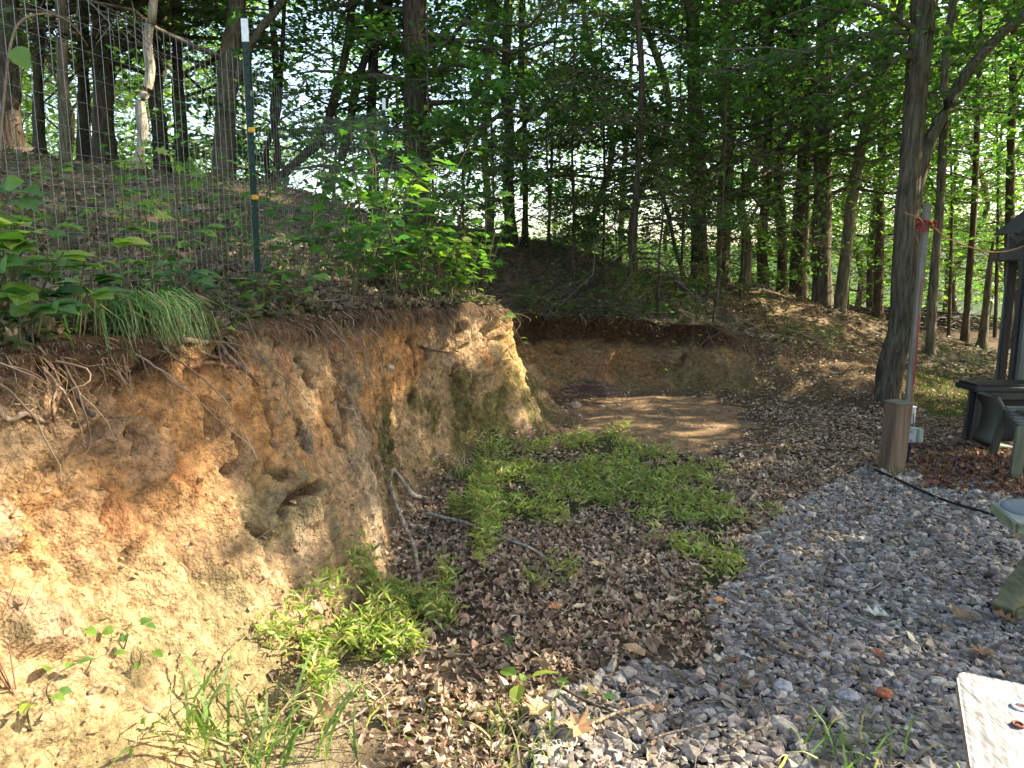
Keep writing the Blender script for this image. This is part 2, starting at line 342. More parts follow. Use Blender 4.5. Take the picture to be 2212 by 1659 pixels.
# outward (towards the yard) direction per station
Hd = (Bp - Cp)[:, :2]; Hd /= np.linalg.norm(Hd, axis=1, keepdims=True) + 1e-9; hgt = np.clip(Cp[:, 2], 0.05, 2)[:, None]
al = np.r_[0, np.cumsum(np.linalg.norm(np.diff(_c2 := (Bp + Cp) / 2, axis=0), axis=1))]
uvz = np.stack([np.repeat(al[:, None], NV, 1), X[..., 2], np.zeros((NU, NV))], -1)
warp = fbm(uvz, 1.7, 3, 31)[..., None] * .25; q = uvz + warp
rid = np.abs(fbm(q * [1, .33, 1], 3.2, 3, 41)); d1, d2, cid = worley(q * [1, .8, 1], 5.2, 51); e1, e2, cid2 = worley(q * [1, .6, 1], 13, 61)
crack = smooth01((d2 - d1) / .13); crack2 = smooth01((e2 - e1) / .16)
big = fbm(q * [1, .45, 1], 1.5, 3, 71)
env = smooth01((zf - .02) / .34) * smooth01((1.03 - zf) / .1) ; lumpm = smooth01((fbm(uvz, 1.1, 2, 77) + .15) / .4)
flu = fbm(np.stack([al[:, None] + X[..., 2] * .12 + warp[..., 0] * .4, X[..., 2] * .1, X[..., 2] * 0], -1), 9, 3, 81)
f1, f2, _ = worley(q * [1, .7, 1] + fbm(uvz, 6, 2, 64)[..., None] * .05, 2.8, 63)
disp = env * (big * .10 - rid * .13 + .025 + (cid - .5) * .08 * lumpm + (cid2 - .5) * .035 - (1 - crack) * .05 * lumpm * (cid > .35) - (1 - crack2) * .014 * (cid2 > .55) + flu * .06 + (1 - smooth01((f2 - f1) / .10)) * -.03 * (lumpm > .3)) + fbm(uvz, 22, 3, 91) * .012 + fbm(uvz, 60, 2, 93) * .004
holes = smooth01((fbm(q, 4.2, 2, 101) - .48) / .12) * env; disp -= holes * .08
_r0 = X.reshape(-1, 3); _a, _b, _c3 = to_px(_r0)
def _near(px, py): return _r0[int(np.argmin(np.hypot(_a - px, _b - py) + _c3 * 3 + np.where(_c3 < .5, 1e5, 0)))]
CUT = [([(590, 1105), (615, 1082), (640, 1065), (668, 1058)], .020, .10), ([(0, 1192), (40, 1188), (72, 1200), (92, 1222)], .014, .09), ([(90, 1222), (125, 1226)], .008, .05), ([(468, 1100), (474, 1116)], .016, .09), ([(364, 1112), (368, 1122)], .010, .07), ([(425, 880), (438, 905), (450, 935)], .035, .07), ([(230, 855), (250, 890), (262, 925)], .012, .06),
       ([(150, 812), (175, 850), (195, 890)], .018, .07), ([(300, 930), (315, 965)], .014, .07), ([(480, 950), (500, 985), (485, 1020)], .02, .06), ([(620, 915), (660, 935), (668, 975)], .018, .07), ([(745, 860), (770, 905), (800, 960)], .02, .07), ([(700, 900), (735, 960), (760, 1030)], .014, .06), ([(520, 840), (560, 900), (575, 960)], .02, .06),
       ([(885, 740), (900, 800)], .03, .07), ([(980, 800), (1005, 850)], .03, .07), ([(1010, 880), (1022, 925)], .014, .08), ([(1060, 935), (1078, 945)], .012, .09), ([(520, 1130), (545, 1150), (575, 1160)], .010, .06), ([(430, 1195), (442, 1215), (455, 1235)], .008, .05), ([(315, 1155), (330, 1185), (322, 1230)], .007, .05), ([(130, 1000), (150, 1050), (175, 1100), (200, 1150)], .006, .05), ([(640, 780), (670, 830)], .02, .06), ([(560, 1010), (600, 1040)], .016, .05), ([(350, 1240), (372, 1285)], .007, .04)]
cutm = np.zeros(X.shape[:2])
for pts_, w_, d_ in CUT:
    pl = bez([_near(*q_) for q_ in pts_], 24); pl = pl + np.stack([vn(pl, 30, 7), vn(pl, 30, 8), vn(pl, 30, 9)], 1) * .012; dd_ = np.full(X.shape[:2], 9.)
    for q_ in pl: dd_ = np.minimum(dd_, np.linalg.norm(X - q_, axis=2))
    g_ = np.exp(-(dd_ / (w_ * 1.1)) ** 4); cutm = np.maximum(cutm, g_); disp -= g_ * d_; disp += np.exp(-((dd_ - w_ * 2.2) / (w_ * 1.2)) ** 2) * d_ * .25
disp *= np.clip(hgt, .25, 1) ** .7 * (1 - .65 * wr_)
rc_ = (smooth01((U - 8.6) / .8) * smooth01((13.6 - U) / .8))[:, None]
disp += rc_ * (.17 * np.exp(-((zf - .95) / .06) ** 2) - .13 * np.exp(-((zf - .74) / .13) ** 2) + .16 * fbm(uvz, 2.6, 3, 811) * smooth01(zf / .2) * smooth01((1.02 - zf) / .05) + .06 * fbm(uvz, 8, 3, 812) * smooth01(zf / .15))
X[..., :2] += Hd[:, None] * disp[..., None]; X[..., 2] += disp * .35 * env + fbm(uvz, 7, 3, 111) * .03 * env
X[:, -1, :] = Cp + np.c_[Hd * ((fbm(P3(al, al * 0), 2.2, 3, 12)[:, None] * (.07 + .08 * rc_) + .10 * rc_)), fbm(P3(al, al * 0), 3, 3, 13) * (.03 + .05 * rc_[:, 0])]
# soil colours: strata, moss, clay, plus shade painted into holes, cuts and cracks
Yc = X[..., 1]; n1 = fbm(q, 1.6, 4, 121); n2 = fbm(q, 4.5, 3, 131); n3 = fbm(q * [1, .3, 1], 7, 3, 141); z01 = zf + n2 * .09
def blend(c, d, w): return c * (1 - w[..., None]) + np.array(d) * w[..., None]
tan = np.array([.37, .245, .135]); C = np.zeros(X.shape) + tan
C = blend(C, (.45, .235, .10), smooth01((z01 - .35) / .3) * smooth01((n1 + .35) / .5))
C = blend(C, (.43, .285, .145), smooth01((.3 - n1) / .5) * smooth01((3.3 - Yc) / .9) * smooth01((.75 - z01) / .3) * .9)
C = blend(C, (.42, .185, .08), smooth01((n3 - .18) / .25) * smooth01((z01 - .3) / .3) * .8)
C = blend(C, (.27, .20, .13), smooth01((n1 * .6 + n3 - .05) / .35) * smooth01((Yc - 2.6) / .6) * smooth01((5.2 - Yc) / .8) * smooth01((.9 - z01) / .2) * .95)
C = blend(C, (.30, .21, .14), smooth01((cid - .6) / .15) * lumpm * .6)
C = blend(C, (.46, .30, .11), smooth01((Yc - 6.4) / .4) * smooth01((7.6 - Yc) / .4) * smooth01((z01 - .25) / .2) * .6)
moss = smooth01((n3 * .9 + n2 * .4 + .18 + .25 * np.exp(-((Yc - 5.7) / 1.1) ** 2)) / .35) * smooth01((Yc - 3.9) / .9) * smooth01((.62 - zf + n2 * .3) / .3)
C = blend(C, (.085, .085, .026), moss * .85)
C = blend(C, (.15, .14, .07), smooth01((n2 + n3 * .5 - .16) / .22) * smooth01((3.9 - Yc) / 1) * smooth01((.7 - zf) / .2) * .6)
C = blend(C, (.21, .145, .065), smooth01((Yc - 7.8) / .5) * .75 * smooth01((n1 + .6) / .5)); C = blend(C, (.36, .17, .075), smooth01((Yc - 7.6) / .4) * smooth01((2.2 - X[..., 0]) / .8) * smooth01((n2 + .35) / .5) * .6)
C = blend(C, (.085, .05, .028), smooth01((z01 - .84) / .12) * (1 - wr_)); C = blend(C, (.10, .06, .03), holes * .8); C = blend(C, (.13, .075, .04), cutm * .75); C = blend(C, (.10, .062, .035), smooth01((z01 - .66) / .14) * smooth01((Yc - 7.6) / .5))  # hole and cut shade painted in, plus a dark band for the recess overhang
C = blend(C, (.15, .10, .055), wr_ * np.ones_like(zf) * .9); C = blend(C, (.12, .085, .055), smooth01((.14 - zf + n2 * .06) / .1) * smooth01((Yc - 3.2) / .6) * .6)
C *= (.85 + .3 * crack[..., None] * 0 + .15 * crack2[..., None])
idx = np.arange(NU * NV).reshape(NU, NV); Fq = np.stack([idx[:-1, :-1], idx[1:, :-1], idx[1:, 1:], idx[:-1, 1:]], -1).reshape(-1, 4)
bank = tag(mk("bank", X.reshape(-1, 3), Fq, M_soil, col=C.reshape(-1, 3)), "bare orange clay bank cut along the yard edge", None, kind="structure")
BX, BH, BZ = X, Hd, zf
# hill sheet behind the crest
HU = np.linspace(0, NU - 1, 640).astype(int); NW = 210; tw = np.linspace(0, 1, NW) ** 1.7
E = X[HU, -1]; XY = E[:, None, :2] + (Op[HU] - E[:, :2])[:, None] * tw[None, :, None]
hz = hill(XY[..., 0], XY[..., 1]); p = P3(XY[..., 0], XY[..., 1]); ez = (E[:, 2] - hz[:, 0])[:, None] * np.exp(-tw * 60)[None]
hn = (fbm(p, 1.4, 4, 151) * .10 + fbm(p, 8, 3, 161) * .03) * smooth01(tw * 40)[None]; HZ = hz + ez + hn
HX = np.concatenate([XY, HZ[..., None]], -1)
hc = np.zeros(HX.shape) + np.array([.11, .078, .05]); hm = fbm(p, 1.1, 3, 171); hc = blend(hc, (.065, .072, .036), smooth01((hm + .1) / .4)); hc = blend(hc, (.15, .10, .06), smooth01((fbm(p, 2.3, 3, 181) - .22) / .15) * .7)
hc = blend(hc, (.19, .125, .07), smooth01((p[..., 0] - 3.2) / .8) * smooth01((6.5 - p[..., 0]) / 1) * smooth01((13.4 - p[..., 1]) / .6) * smooth01((p[..., 1] - 9) / .6) * smooth01((fbm(p, 1.2, 3, 183) + .2) / .3) * .8)
idx = np.arange(len(HU) * NW).reshape(len(HU), NW); Fq = np.stack([idx[:-1, :-1], idx[1:, :-1], idx[1:, 1:], idx[:-1, 1:]], -1).reshape(-1, 4)
tag(mk("wooded_slope", HX.reshape(-1, 3), Fq, M_ground, col=hc.reshape(-1, 3)), "leafy slope rising behind the clay bank", None, kind="structure")
def hill_z(x, y):
    x = np.asarray(x, float); y = np.asarray(y, float); p = P3(x, y); return hill(x, y) + fbm(p, 1.4, 4, 151) * .10 + fbm(p, 8, 3, 161) * .03
# ground
def poly(pts, z=0): return np.array([G(a, b, z)[:2] for a, b in pts])
def inpoly(x, y, pg):
    c = np.zeros(x.shape, bool); n = len(pg); j = n - 1
    for i in range(n):
        xi, yi = pg[i]; xj, yj = pg[j]; t = ((yi > y) != (yj > y)) & (x < (xj - xi) * (y - yi) / (yj - yi + 1e-12) + xi); c ^= t; j = i
    return c
def soft(x, y, pg, r=.12, seed=5):
    w = r * 1.2; p = P3(x, y); jx = fbm(p, 3.5, 3, seed) * w * 2.2; jy = fbm(p, 3.5, 3, seed + 40) * w * 2.2; return inpoly(x + jx, y + jy, pg)
PG_gravel = poly([(1080, 1800), (1090, 1590), (1190, 1500), (1330, 1450), (1500, 1440), (1570, 1380), (1560, 1300), (1610, 1200), (1650, 1130), (1740, 1070), (1880, 1025), (1980, 1015), (2212, 1050), (2600, 1080), (2900, 1250), (3000, 2600), (1080, 2600)])
PG_grass = poly([(1040, 1010), (1080, 965), (1180, 985), (1250, 1000), (1300, 1010), (1250, 965), (1215, 925), (1330, 935), (1440, 985), (1545, 1000), (1540, 1040), (1480, 1060), (1590, 1120), (1600, 1190), (1560, 1300), (1480, 1275), (1500, 1180), (1430, 1120), (1330, 1095), (1200, 1115), (1100, 1130), (1040, 1060)])
PG_grass2 = poly([(1005, 1130), (1060, 1110), (1110, 1130), (1100, 1180), (1090, 1245), (1030, 1250), (1010, 1200)])
PG_grass3 = poly([(500, 1430), (520, 1390), (690, 1360), (800, 1310), (880, 1310), (870, 1400), (760, 1440), (740, 1540), (450, 1540), (450, 1450)])
PG_sand = poly([(1180, 900), (1250, 865), (1400, 855), (1540, 862), (1620, 890), (1620, 930), (1560, 990), (1450, 985), (1330, 930), (1240, 960), (1190, 980), (1150, 960)])
PG_lawn = poly([(1960, 880), (1990, 800), (2130, 810), (2240, 850), (2240, 900), (2000, 905)])
gx = np.unique(np.r_[np.linspace(-2, 6.5, 230), np.linspace(-14, 16, 100), -14 * 1.13 ** np.arange(1, 34), 16 * 1.13 ** np.arange(1, 33)])
gy = np.unique(np.r_[np.linspace(.8, 10.5, 220), np.linspace(-6, 24, 90), -6 * 1.2 ** np.arange(1, 22), 24 * 1.11 ** np.arange(1, 36)])
GX, GY = np.meshgrid(gx, gy, indexing='ij'); GZ = ground_z(GX, GY); p = P3(GX, GY); rr_ = np.hypot(GX - 2, GY - 3)
gc = np.zeros(GX.shape + (3,)) + np.array([.075, .05, .032]); gc = blend(gc, (.11, .075, .045), smooth01((fbm(p, 2, 4, 201) + .1) / .3))
gc = blend(gc, (.30, .18, .09), smooth01((1.15 - np.hypot(GX - 1.45, (GY - 7.9) * .8)) / .5 + fbm(p, 2.5, 3, 33) * .8)); gc[soft(GX, GY, PG_sand)] = (.26, .165, .09)
gc = blend(gc, (.26, .20, .12), smooth01((.1 - (GX + .42 - .0 * GY)) / .35) * smooth01((4.2 - GY) / .8)); gc[inpoly(GX, GY, PG_gravel)] = (.045, .043, .043)
gc[soft(GX, GY, PG_grass)] = (.05, .06, .02); gc = np.where((inpoly(GX, GY, PG_lawn))[..., None], np.array([.07, .08, .03]), gc)
gc = blend(gc, (.13, .15, .045), smooth01((rr_ - 24) / 8)); gc = blend(gc, (.035, .06, .022), smooth01((rr_ - 130) / 60 + fbm(p, .03, 3, 7)))
idx = np.arange(GX.size).reshape(GX.shape); Fq = np.stack([idx[:-1, :-1], idx[1:, :-1], idx[1:, 1:], idx[:-1, 1:]], -1).reshape(-1, 4)
tag(mk("ground", np.stack([GX, GY, GZ], -1).reshape(-1, 3), Fq, M_ground, col=gc.reshape(-1, 3)), "brown earth yard running out to the fields", None, kind="structure")

# ------------------------------------------------------------------ trees
LEAFY = [(.065, .135, .034), (.08, .155, .038), (.048, .105, .034), (.11, .17, .038), (.052, .12, .046)]
OLIVE = [(.075, .09, .028), (.06, .08, .028), (.10, .095, .032)]
T_dia = tmpl('dia'); T_lan = tmpl('lance'); T_gr = (T_lan[0] * [.62, 1, 1.3], T_lan[1])
DARKB = np.array([.085, .062, .043]); GREYB = np.array([.17, .14, .095]); PALEB = np.array([.42, .36, .27])
def bark_tube(pts, rad, n, bc, flare=1.5, sides=14, seed=0):
    pth = bez(pts, n); s = np.r_[0, np.cumsum(np.linalg.norm(np.diff(pth, axis=0), axis=1))]
    rr = np.interp(s, [0, s[-1]], [rad, rad * .28]) * (1 + (flare - 1) * np.exp(-np.clip(s - .35, 0, None) / .16))
    V, Fq = tubes(pth[None], rr[None], sides); V = V.reshape(n, sides, 3); dirn = V - pth[:, None]
    dn = fbm(V + seed, 3.2, 2, 211) * .22 + fbm(V * [1, 1, .3] + seed, 16, 2, 221) * .16
    V = V + dirn * dn[..., None]; c = np.clip(bc * (1 + .35 * fbm(V, 5, 3, 231))[..., None], 0, 1)
    mo = smooth01((fbm(V, 2.2, 3, 241) - .1) / .3) * .5; c = blend(c, (.07, .085, .045), mo)
    return V.reshape(-1, 3), Fq, c.reshape(-1, 3), pth, s, rr
def limbs(pth, s, rr, z0, z1, n, L, droop, rise, twigs, lpt, ls, T, cols, az=None, bc=DARKB, spread=.35, hang=.0, bare=False, cull=True, lobe=1.0):
    """branches + twigs + leaves along a trunk between heights z0..z1"""
    zz = pth[:, 2]; hs = rng.uniform(z0, z1, n); idx = np.clip(np.searchsorted(zz, hs), 1, len(zz) - 1)
    st = pth[idx]; a = rng.uniform(0, 2 * math.pi, n) if az is None else rng.uniform(az[0], az[1], n); K = 7; t = np.linspace(0, 1, K)
    Ln = L * rng.uniform(.55, 1.15, n) * np.clip(1.15 - (hs - z0) / (z1 - z0 + 1e-6) * .5, .4, 1.2)
    d = np.stack([np.cos(a), np.sin(a)], 1); P = np.zeros((n, K, 3)); wob = rng.normal(0, .06, (n, K, 3)) * t[None, :, None] * Ln[:, None, None]
    P[..., :2] = st[:, None, :2] + d[:, None] * (Ln[:, None] * t)[..., None]; P[..., 2] = st[:, None, 2] + (rise + rng.normal(0, .15, n))[:, None] * Ln[:, None] * t - droop * Ln[:, None] * t ** 2
    P += wob; R = np.clip(rr[idx] * .32, .006, .05)[:, None] * (1 - .8 * t)[None]
    ok = keep(P.reshape(-1, 3)).reshape(n, K).all(1) if cull else np.ones(n, bool)
    out = [tubes(P[ok], R[ok], 5)] if ok.any() else [tubes(P[:1], R[:1], 5)]
    # twigs
    m = n * twigs; li = np.repeat(np.arange(n), twigs); tt = rng.uniform(.22, 1, m); f = tt * (K - 1); i0 = np.clip(f.astype(int), 0, K - 2); fr = (f - i0)[:, None]
    S0 = P[li, i0] * (1 - fr) + P[li, i0 + 1] * fr; ta = a[li] + rng.normal(0, .8, m); tl = Ln[li] * rng.uniform(.2, .45, m) * lobe
    K2 = 4; t2 = np.linspace(0, 1, K2); Q = np.zeros((m, K2, 3)); Q[..., 0] = S0[:, None, 0] + np.cos(ta)[:, None] * tl[:, None] * t2; Q[..., 1] = S0[:, None, 1] + np.sin(ta)[:, None] * tl[:, None] * t2
    Q[..., 2] = S0[:, None, 2] + (rng.normal(.05, .25, m))[:, None] * tl[:, None] * t2 - (hang + .15) * tl[:, None] * t2 ** 2; Q += rng.normal(0, .02, Q.shape)
    ok2 = ok[li] & (keep(Q.reshape(-1, 3)).reshape(m, K2).all(1) if cull else True); ok2[0] = True
    out.append(tubes(Q[ok2], np.clip(.006 * (1 - .6 * t2), .002, 1)[None].repeat(int(ok2.sum()), 0), 3))
    Vb = np.concatenate([out[0][0], out[1][0]]); Fb = np.concatenate([out[0][1], out[1][1] + len(out[0][0])])
    if bare or lpt == 0: return (Vb, Fb, None), None
    k = m * lpt; ti = np.repeat(np.arange(m), lpt); f = rng.uniform(0, 1, k) * (K2 - 1); i0 = np.clip(f.astype(int), 0, K2 - 2); fr = (f - i0)[:, None]
    Lp = Q[ti, i0] * (1 - fr) + Q[ti, i0 + 1] * fr + rng.normal(0, 1, (k, 3)) * [spread, spread, spread * .35] * tl[ti][:, None] * .8
    gate = fbm(Lp, .9, 2, 251) > -.22; gate |= rng.random(k) < .35
    if cull: gate &= keep(Lp)
    Lp = Lp[gate]; k = len(Lp); return (Vb, Fb, None), leaves(Lp, rdir(k, .45), rup(k, .5), ls * rng.uniform(.6, 1.25, k), T, pal(cols, k, .3))
TREES = []
def near_boughs(pth, s, rr):
    a = limbs(pth, s, rr, 3.3, 5.4, 12, 2.3, .35, .25, 7, 24, .085, T_dia, LEAFY + [(.10, .17, .04)], az=(2.4, 5.6), hang=.25)
    return a
def tree(label, pts, d, w, ztop=13, bc=DARKB, z0=3.0, n=22, L=2.6, tw=7, lpt=17, ls=.115, cols=LEAFY, T=T_dia, cat="tree", name="tree", rise=.35, droop=.25, hang=.1, group=None, extra=None, forks=(), d_top=0.0, leaf=True, lean_keep=.5, flare=1.5):
    P = [W(a, b, d + d_top * i / max(1, len(pts) - 1)) for i, (a, b) in enumerate(pts)]; P = [np.array(q) for q in P]
    base = P[0].copy(); P.insert(0, P[0] - np.array([0, 0, .45])); v = (P[-1] - P[-2]); v = v / np.linalg.norm(v); v[:2] *= lean_keep
    if ztop > P[-1][2] + .5:
        rem = ztop - P[-1][2]; k = 3
        for j in range(k): P.append(P[-1] + np.array([v[0] + rng.normal(0, .06), v[1] + rng.normal(0, .06), 1]) * rem / k)
    rad = w * KP / F * d / 2
    V, Fq, c, pth, s, rr = bark_tube(P, rad, 44, bc, flare=flare, seed=len(TREES) * 3.1)
    o = thing(name, base, label, cat, group); mk("trunk", V, Fq, M_bark, o, c)
    br = []; lv = []
    for (fi, fpts, fw) in forks:
        FP = [W(a, b, d) for a, b in fpts]; e = FP[-1] - FP[-2]; e /= np.linalg.norm(e)
        for _ in range(2): FP.append(FP[-1] + (e + [0, 0, .4]) * 1.2)
        fV, fF, fc, fpth, fs, frr = bark_tube(FP, fw * KP / F * d / 2, 26, bc, flare=1.0, sides=9, seed=9.)
        mk("limb", fV, fF, M_bark, o, fc)
        if leaf:
            b_, l_ = limbs(fpth, fs, frr, max(fpth[0, 2] + .8, z0), fpth[-1, 2], max(6, n // 3), L * .7, droop, rise, tw, lpt, ls, T, cols); br.append(b_); lv.append(l_)
    if leaf:
        zv = 1.6 + (d + 2.5) * math.tan(math.radians(19.5))   # seen part, then the part above the picture
        if z0 < zv: b_, l_ = limbs(pth, s, rr, z0, min(zv, pth[-1, 2]), n, L, droop, rise, tw, lpt, ls, T, cols, hang=hang); br.append(b_); lv.append(l_)
        if pth[-1, 2] > zv: b_, l_ = limbs(pth, s, rr, max(zv, z0), pth[-1, 2], 12, L, .1, .6, 5, 9, ls * 2.0, T, cols, hang=hang); br.append(b_); lv.append(l_)
    if extra: b_, l_ = extra(pth, s, rr); br.append(b_); (lv.append(l_) if l_ is not None else None)
    if br:
        Vb, Fb, _ = cat_m(br); mk("branches", Vb, Fb, M_twig, o, np.clip(bc * .9 + .01, 0, 1) * np.ones((len(Vb), 1)))
    if lv: Vl, Fl, Cl = cat_m(lv); mk("crown", Vl, Fl, M_leaf, o, Cl, smooth=False)
    TREES.append((label, to_px(base)[0][0], d)); return o
def bare(n=60, L=2.2, z0=1.8, z1=7): return lambda p, s, r: limbs(p, s, r, z0 + p[1, 2] - .0, z1 + p[1, 2], n, L, .5, .15, 7, 0, 0, None, None, hang=.5, bare=True)
PINE = dict(z0=4.6, n=26, L=2.0, tw=8, lpt=18, ls=.09, cols=OLIVE, T=T_lan, hang=.3)
tree("thick dark pine trunk at the picture's upper-left corner behind the wire fence", [(25, 320), (22, 150), (18, 0)], 9.3, 42, extra=bare(40), **PINE)
tree("slim grey-olive pine trunk standing in front of the dark pines behind the wire", [(143, 358), (138, 200), (132, 90), (130, 0)], 8.6, 24, bc=GREYB * .8, extra=bare(60), **PINE)
tree("thin dark pine trunk between the corner pine and the grey-olive one", [(85, 330), (82, 150), (84, 0)], 11, 24, extra=bare(30), **PINE)
tree("dark pine trunk directly behind the grey-olive one, on its uphill side", [(182, 338), (180, 160), (176, 0)], 11.5, 26, extra=bare(40), **PINE)
tree("broad dark furrowed pine trunk between the grey-olive trunk and the pale crooked one", [(228, 345), (224, 180), (220, 0)], 10.6, 44, extra=bare(50), **PINE)
tree("pale crooked trunk caught by the sun, leaning above the leafy slope", [(287, 397), (302, 330), (309, 280), (303, 228), (318, 190), (325, 150), (318, 90), (326, 40), (332, 0)], 9.0, 20, bc=PALEB, z0=5, n=8, L=1.6, flare=1.2)
tree("dark ridged trunk just behind the pale crooked one", [(350, 372), (346, 290), (335, 180), (338, 0)], 11, 32, extra=bare(36), z0=4, n=14, L=2.2, cols=OLIVE)
tree("dark slender trunk next to the ridged one, halfway to the big moss-topped trunk", [(397, 385), (392, 300), (384, 180), (380, 0)], 11.2, 26, extra=bare(30), z0=3.8, n=14, L=2.2)
tree("big grey trunk with a broken-looking leafy crotch and a limb slanting off it", [(482, 398), (486, 300), (490, 180), (500, 90), (512, 0)], 10.4, 44, bc=GREYB * .8, forks=[(0, [(500, 200), (530, 120), (565, 60), (610, 0)], 20)], z0=4.2, n=18, L=2.4)
tree("twin-stemmed thin dark tree close behind the tall green fence post", [(592, 402), (600, 330), (590, 250), (596, 150), (585, 0)], 11.6, 16, forks=[(0, [(584, 402), (575, 330), (600, 250), (606, 180)], 13)], z0=2.8, n=16, L=1.9, flare=1.2)
tree("dark trunk sprawling low to one side before it turns upright, beside the twin stems", [(585, 412), (618, 372), (655, 338), (695, 300), (712, 250), (728, 190), (745, 120), (760, 0)], 11.3, 20, z0=3.2, n=18, L=2.2, flare=1.1)
tree("dark leaning trunk crossed by the far end of the wire mesh", [(688, 450), (712, 390), (735, 345), (752, 290), (765, 210), (790, 120), (828, 0)], 11.6, 20, z0=2.9, n=20, L=2.4, flare=1.2)
tree("upright dark trunk just before the second fence post, forking at the top", [(814, 468), (806, 380), (802, 250), (806, 130), (796, 0)], 11.8, 24, forks=[(0, [(804, 140), (820, 80), (842, 0)], 13)], z0=2.8, n=24, L=2.5)
tree("very thick ivy-dark trunk behind the second fence post", [(905, 482), (903, 350), (898, 200), (900, 0)], 10.8, 56, forks=[(0, [(892, 200), (884, 100), (880, 0)], 28)], z0=2.3, n=42, L=2.4, cols=LEAFY + OLIVE, lpt=18)
tree("straight dark trunk with crooked upper stem, rising from the reddish leaf bank", [(1102, 505), (1098, 400), (1100, 280), (1092, 200), (1098, 0)], 12.8, 25, z0=2.6, n=32, L=2.9, forks=[(0, [(1096, 260), (1120, 170), (1128, 60)], 12)])
tree("young straight dark trunk paired with the crooked-topped one at the reddish leaf bank", [(1134, 515), (1135, 420), (1133, 280)], 12.9, 13, ztop=9, z0=3, n=14, L=1.7)
tree("thin pole-like sapling standing alone in the bright gap above the far field", [(1184, 538), (1188, 440), (1192, 320)], 13.5, 8, ztop=8, z0=2.8, n=10, L=1.5, name="sapling", flare=1.1)
hem = dict(cols=[(.11, .14, .04), (.09, .12, .035), (.15, .15, .05)], T=T_lan, ls=.07, rise=.05, droop=.28, hang=.35, lpt=34, tw=9)
tree("dark hemlock with spreading drooping boughs in the middle of the picture", [(1362, 640), (1372, 450), (1382, 300), (1385, 130)], 10.6, 17, z0=1.6, n=42, L=2.5, ztop=11, name="hemlock_tree", **hem)
tree("small hemlock overhanging the recess of the bank with dense low boughs", [(1232, 640), (1240, 500), (1236, 330)], 11.2, 9, z0=1.2, n=22, L=1.6, ztop=5.5, name="hemlock_tree", **hem)
tree("bushy low hemlock on the bank top above the deepest part of the recess", [(1420, 655), (1425, 540)], 10.3, 8, z0=1.0, n=20, L=1.5, ztop=3.2, name="hemlock_tree", **hem)
tree("thin stem leaning away from the hemlock toward the paired dark trunks", [(1478, 606), (1460, 540), (1440, 450), (1410, 340)], 12, 10, z0=3, n=12, L=1.8, ztop=9, name="sapling", flare=1.1)
tree("rough dark trunk, first of the row on the far side of the hemlock", [(1512, 606), (1508, 400), (1500, 200), (1496, 0)], 13, 36, z0=2.4, n=34, L=2.7)
tree("dark trunk bending slightly, second of the row past the hemlock", [(1562, 612), (1560, 450), (1572, 300), (1560, 200), (1566, 0)], 13.2, 26, z0=2.5, n=26, L=2.6)
tree("sun-flecked crooked trunk, third of the row past the hemlock", [(1608, 606), (1615, 520), (1600, 430), (1640, 330), (1632, 260), (1650, 150), (1660, 0)], 13.4, 20, bc=GREYB, z0=2.5, n=24, L=2.5)
tree("short-looking dark trunk at the foot of the mound beside the crooked one", [(1650, 632), (1646, 520), (1656, 380)], 14, 22, z0=2.6, n=20, L=2.4)
tree("dark trunk on top of the mound just before the forked one", [(1690, 640), (1688, 480), (1682, 340), (1730, 240), (1720, 150)], 14, 22, z0=2.7, n=22, L=2.4)
tree("black forked trunk on the back of the mound", [(1722, 655), (1730, 480), (1740, 320), (1748, 200), (1732, 100), (1728, 0)], 14.2, 36, forks=[(0, [(1748, 240), (1770, 180), (1785, 130)], 16)], z0=2.6, n=26, L=2.6)
tree("tallest straight grey trunk standing where the mound falls away", [(1776, 668), (1776, 450), (1778, 200), (1782, 0)], 13.6, 42, bc=GREYB * .75, z0=3.2, n=24, L=2.7)
tree("furrowed leaning trunk with a lit flank, next to the tallest straight one", [(1814, 682), (1826, 560), (1842, 420), (1866, 290), (1896, 180), (1932, 80), (1950, 0)], 13.2, 26, bc=GREYB * 1.1, z0=3.3, n=20, L=2.4, flare=1.2)
tree("thin dark trunk between the leaning furrowed one and the big split tree", [(1896, 668), (1900, 520), (1905, 350)], 17, 20, z0=2.6, n=26, L=3)
tree("big nearest tree beside the wooden post, splitting into straight and slanting stems", [(1915, 872), (1928, 780), (1948, 700), (1955, 560), (1962, 400), (1978, 220), (1988, 80), (1992, 0)], 8.4, 56, bc=GREYB * .6, forks=[(0, [(1964, 560), (1975, 440), (1998, 330), (2040, 240), (2095, 150), (2165, 70), (2230, 10)], 30)], z0=3.6, n=20, L=2.2, ls=.10, lpt=20, flare=1.35, extra=near_boughs)
tree("slim straight grey trunk just behind the tall grey pole", [(2008, 760), (2016, 620), (2030, 450), (2040, 260), (2050, 60)], 11.4, 20, bc=GREYB, z0=3.3, n=18, L=2.2)
tree("slender dark stem in front of the brush pile, between pole and snag", [(2084, 732), (2092, 620), (2102, 480), (2110, 300)], 14.5, 15, z0=2.6, n=24, L=2.5)
tree("broken-topped snag leaning in front of the brush pile near the shed", [(2122, 738), (2132, 640), (2140, 560), (2146, 522)], 14, 24, ztop=0, bc=GREYB * .8, leaf=False, flare=1.3)
tree("dark trunk rising behind the shed roof", [(2178, 700), (2182, 400), (2188, 200), (2196, 0)], 13.5, 20, z0=3.5, n=20, L=2.4)
tree("thin sapling with horizontal leafy sprays on the lip of the recessed bank", [(1540, 705), (1548, 640), (1556, 560), (1560, 470)], 9.9, 8, ztop=4.4, z0=1.3, n=14, L=1.1, tw=5, lpt=14, ls=.085, name="sapling", flare=1.1)
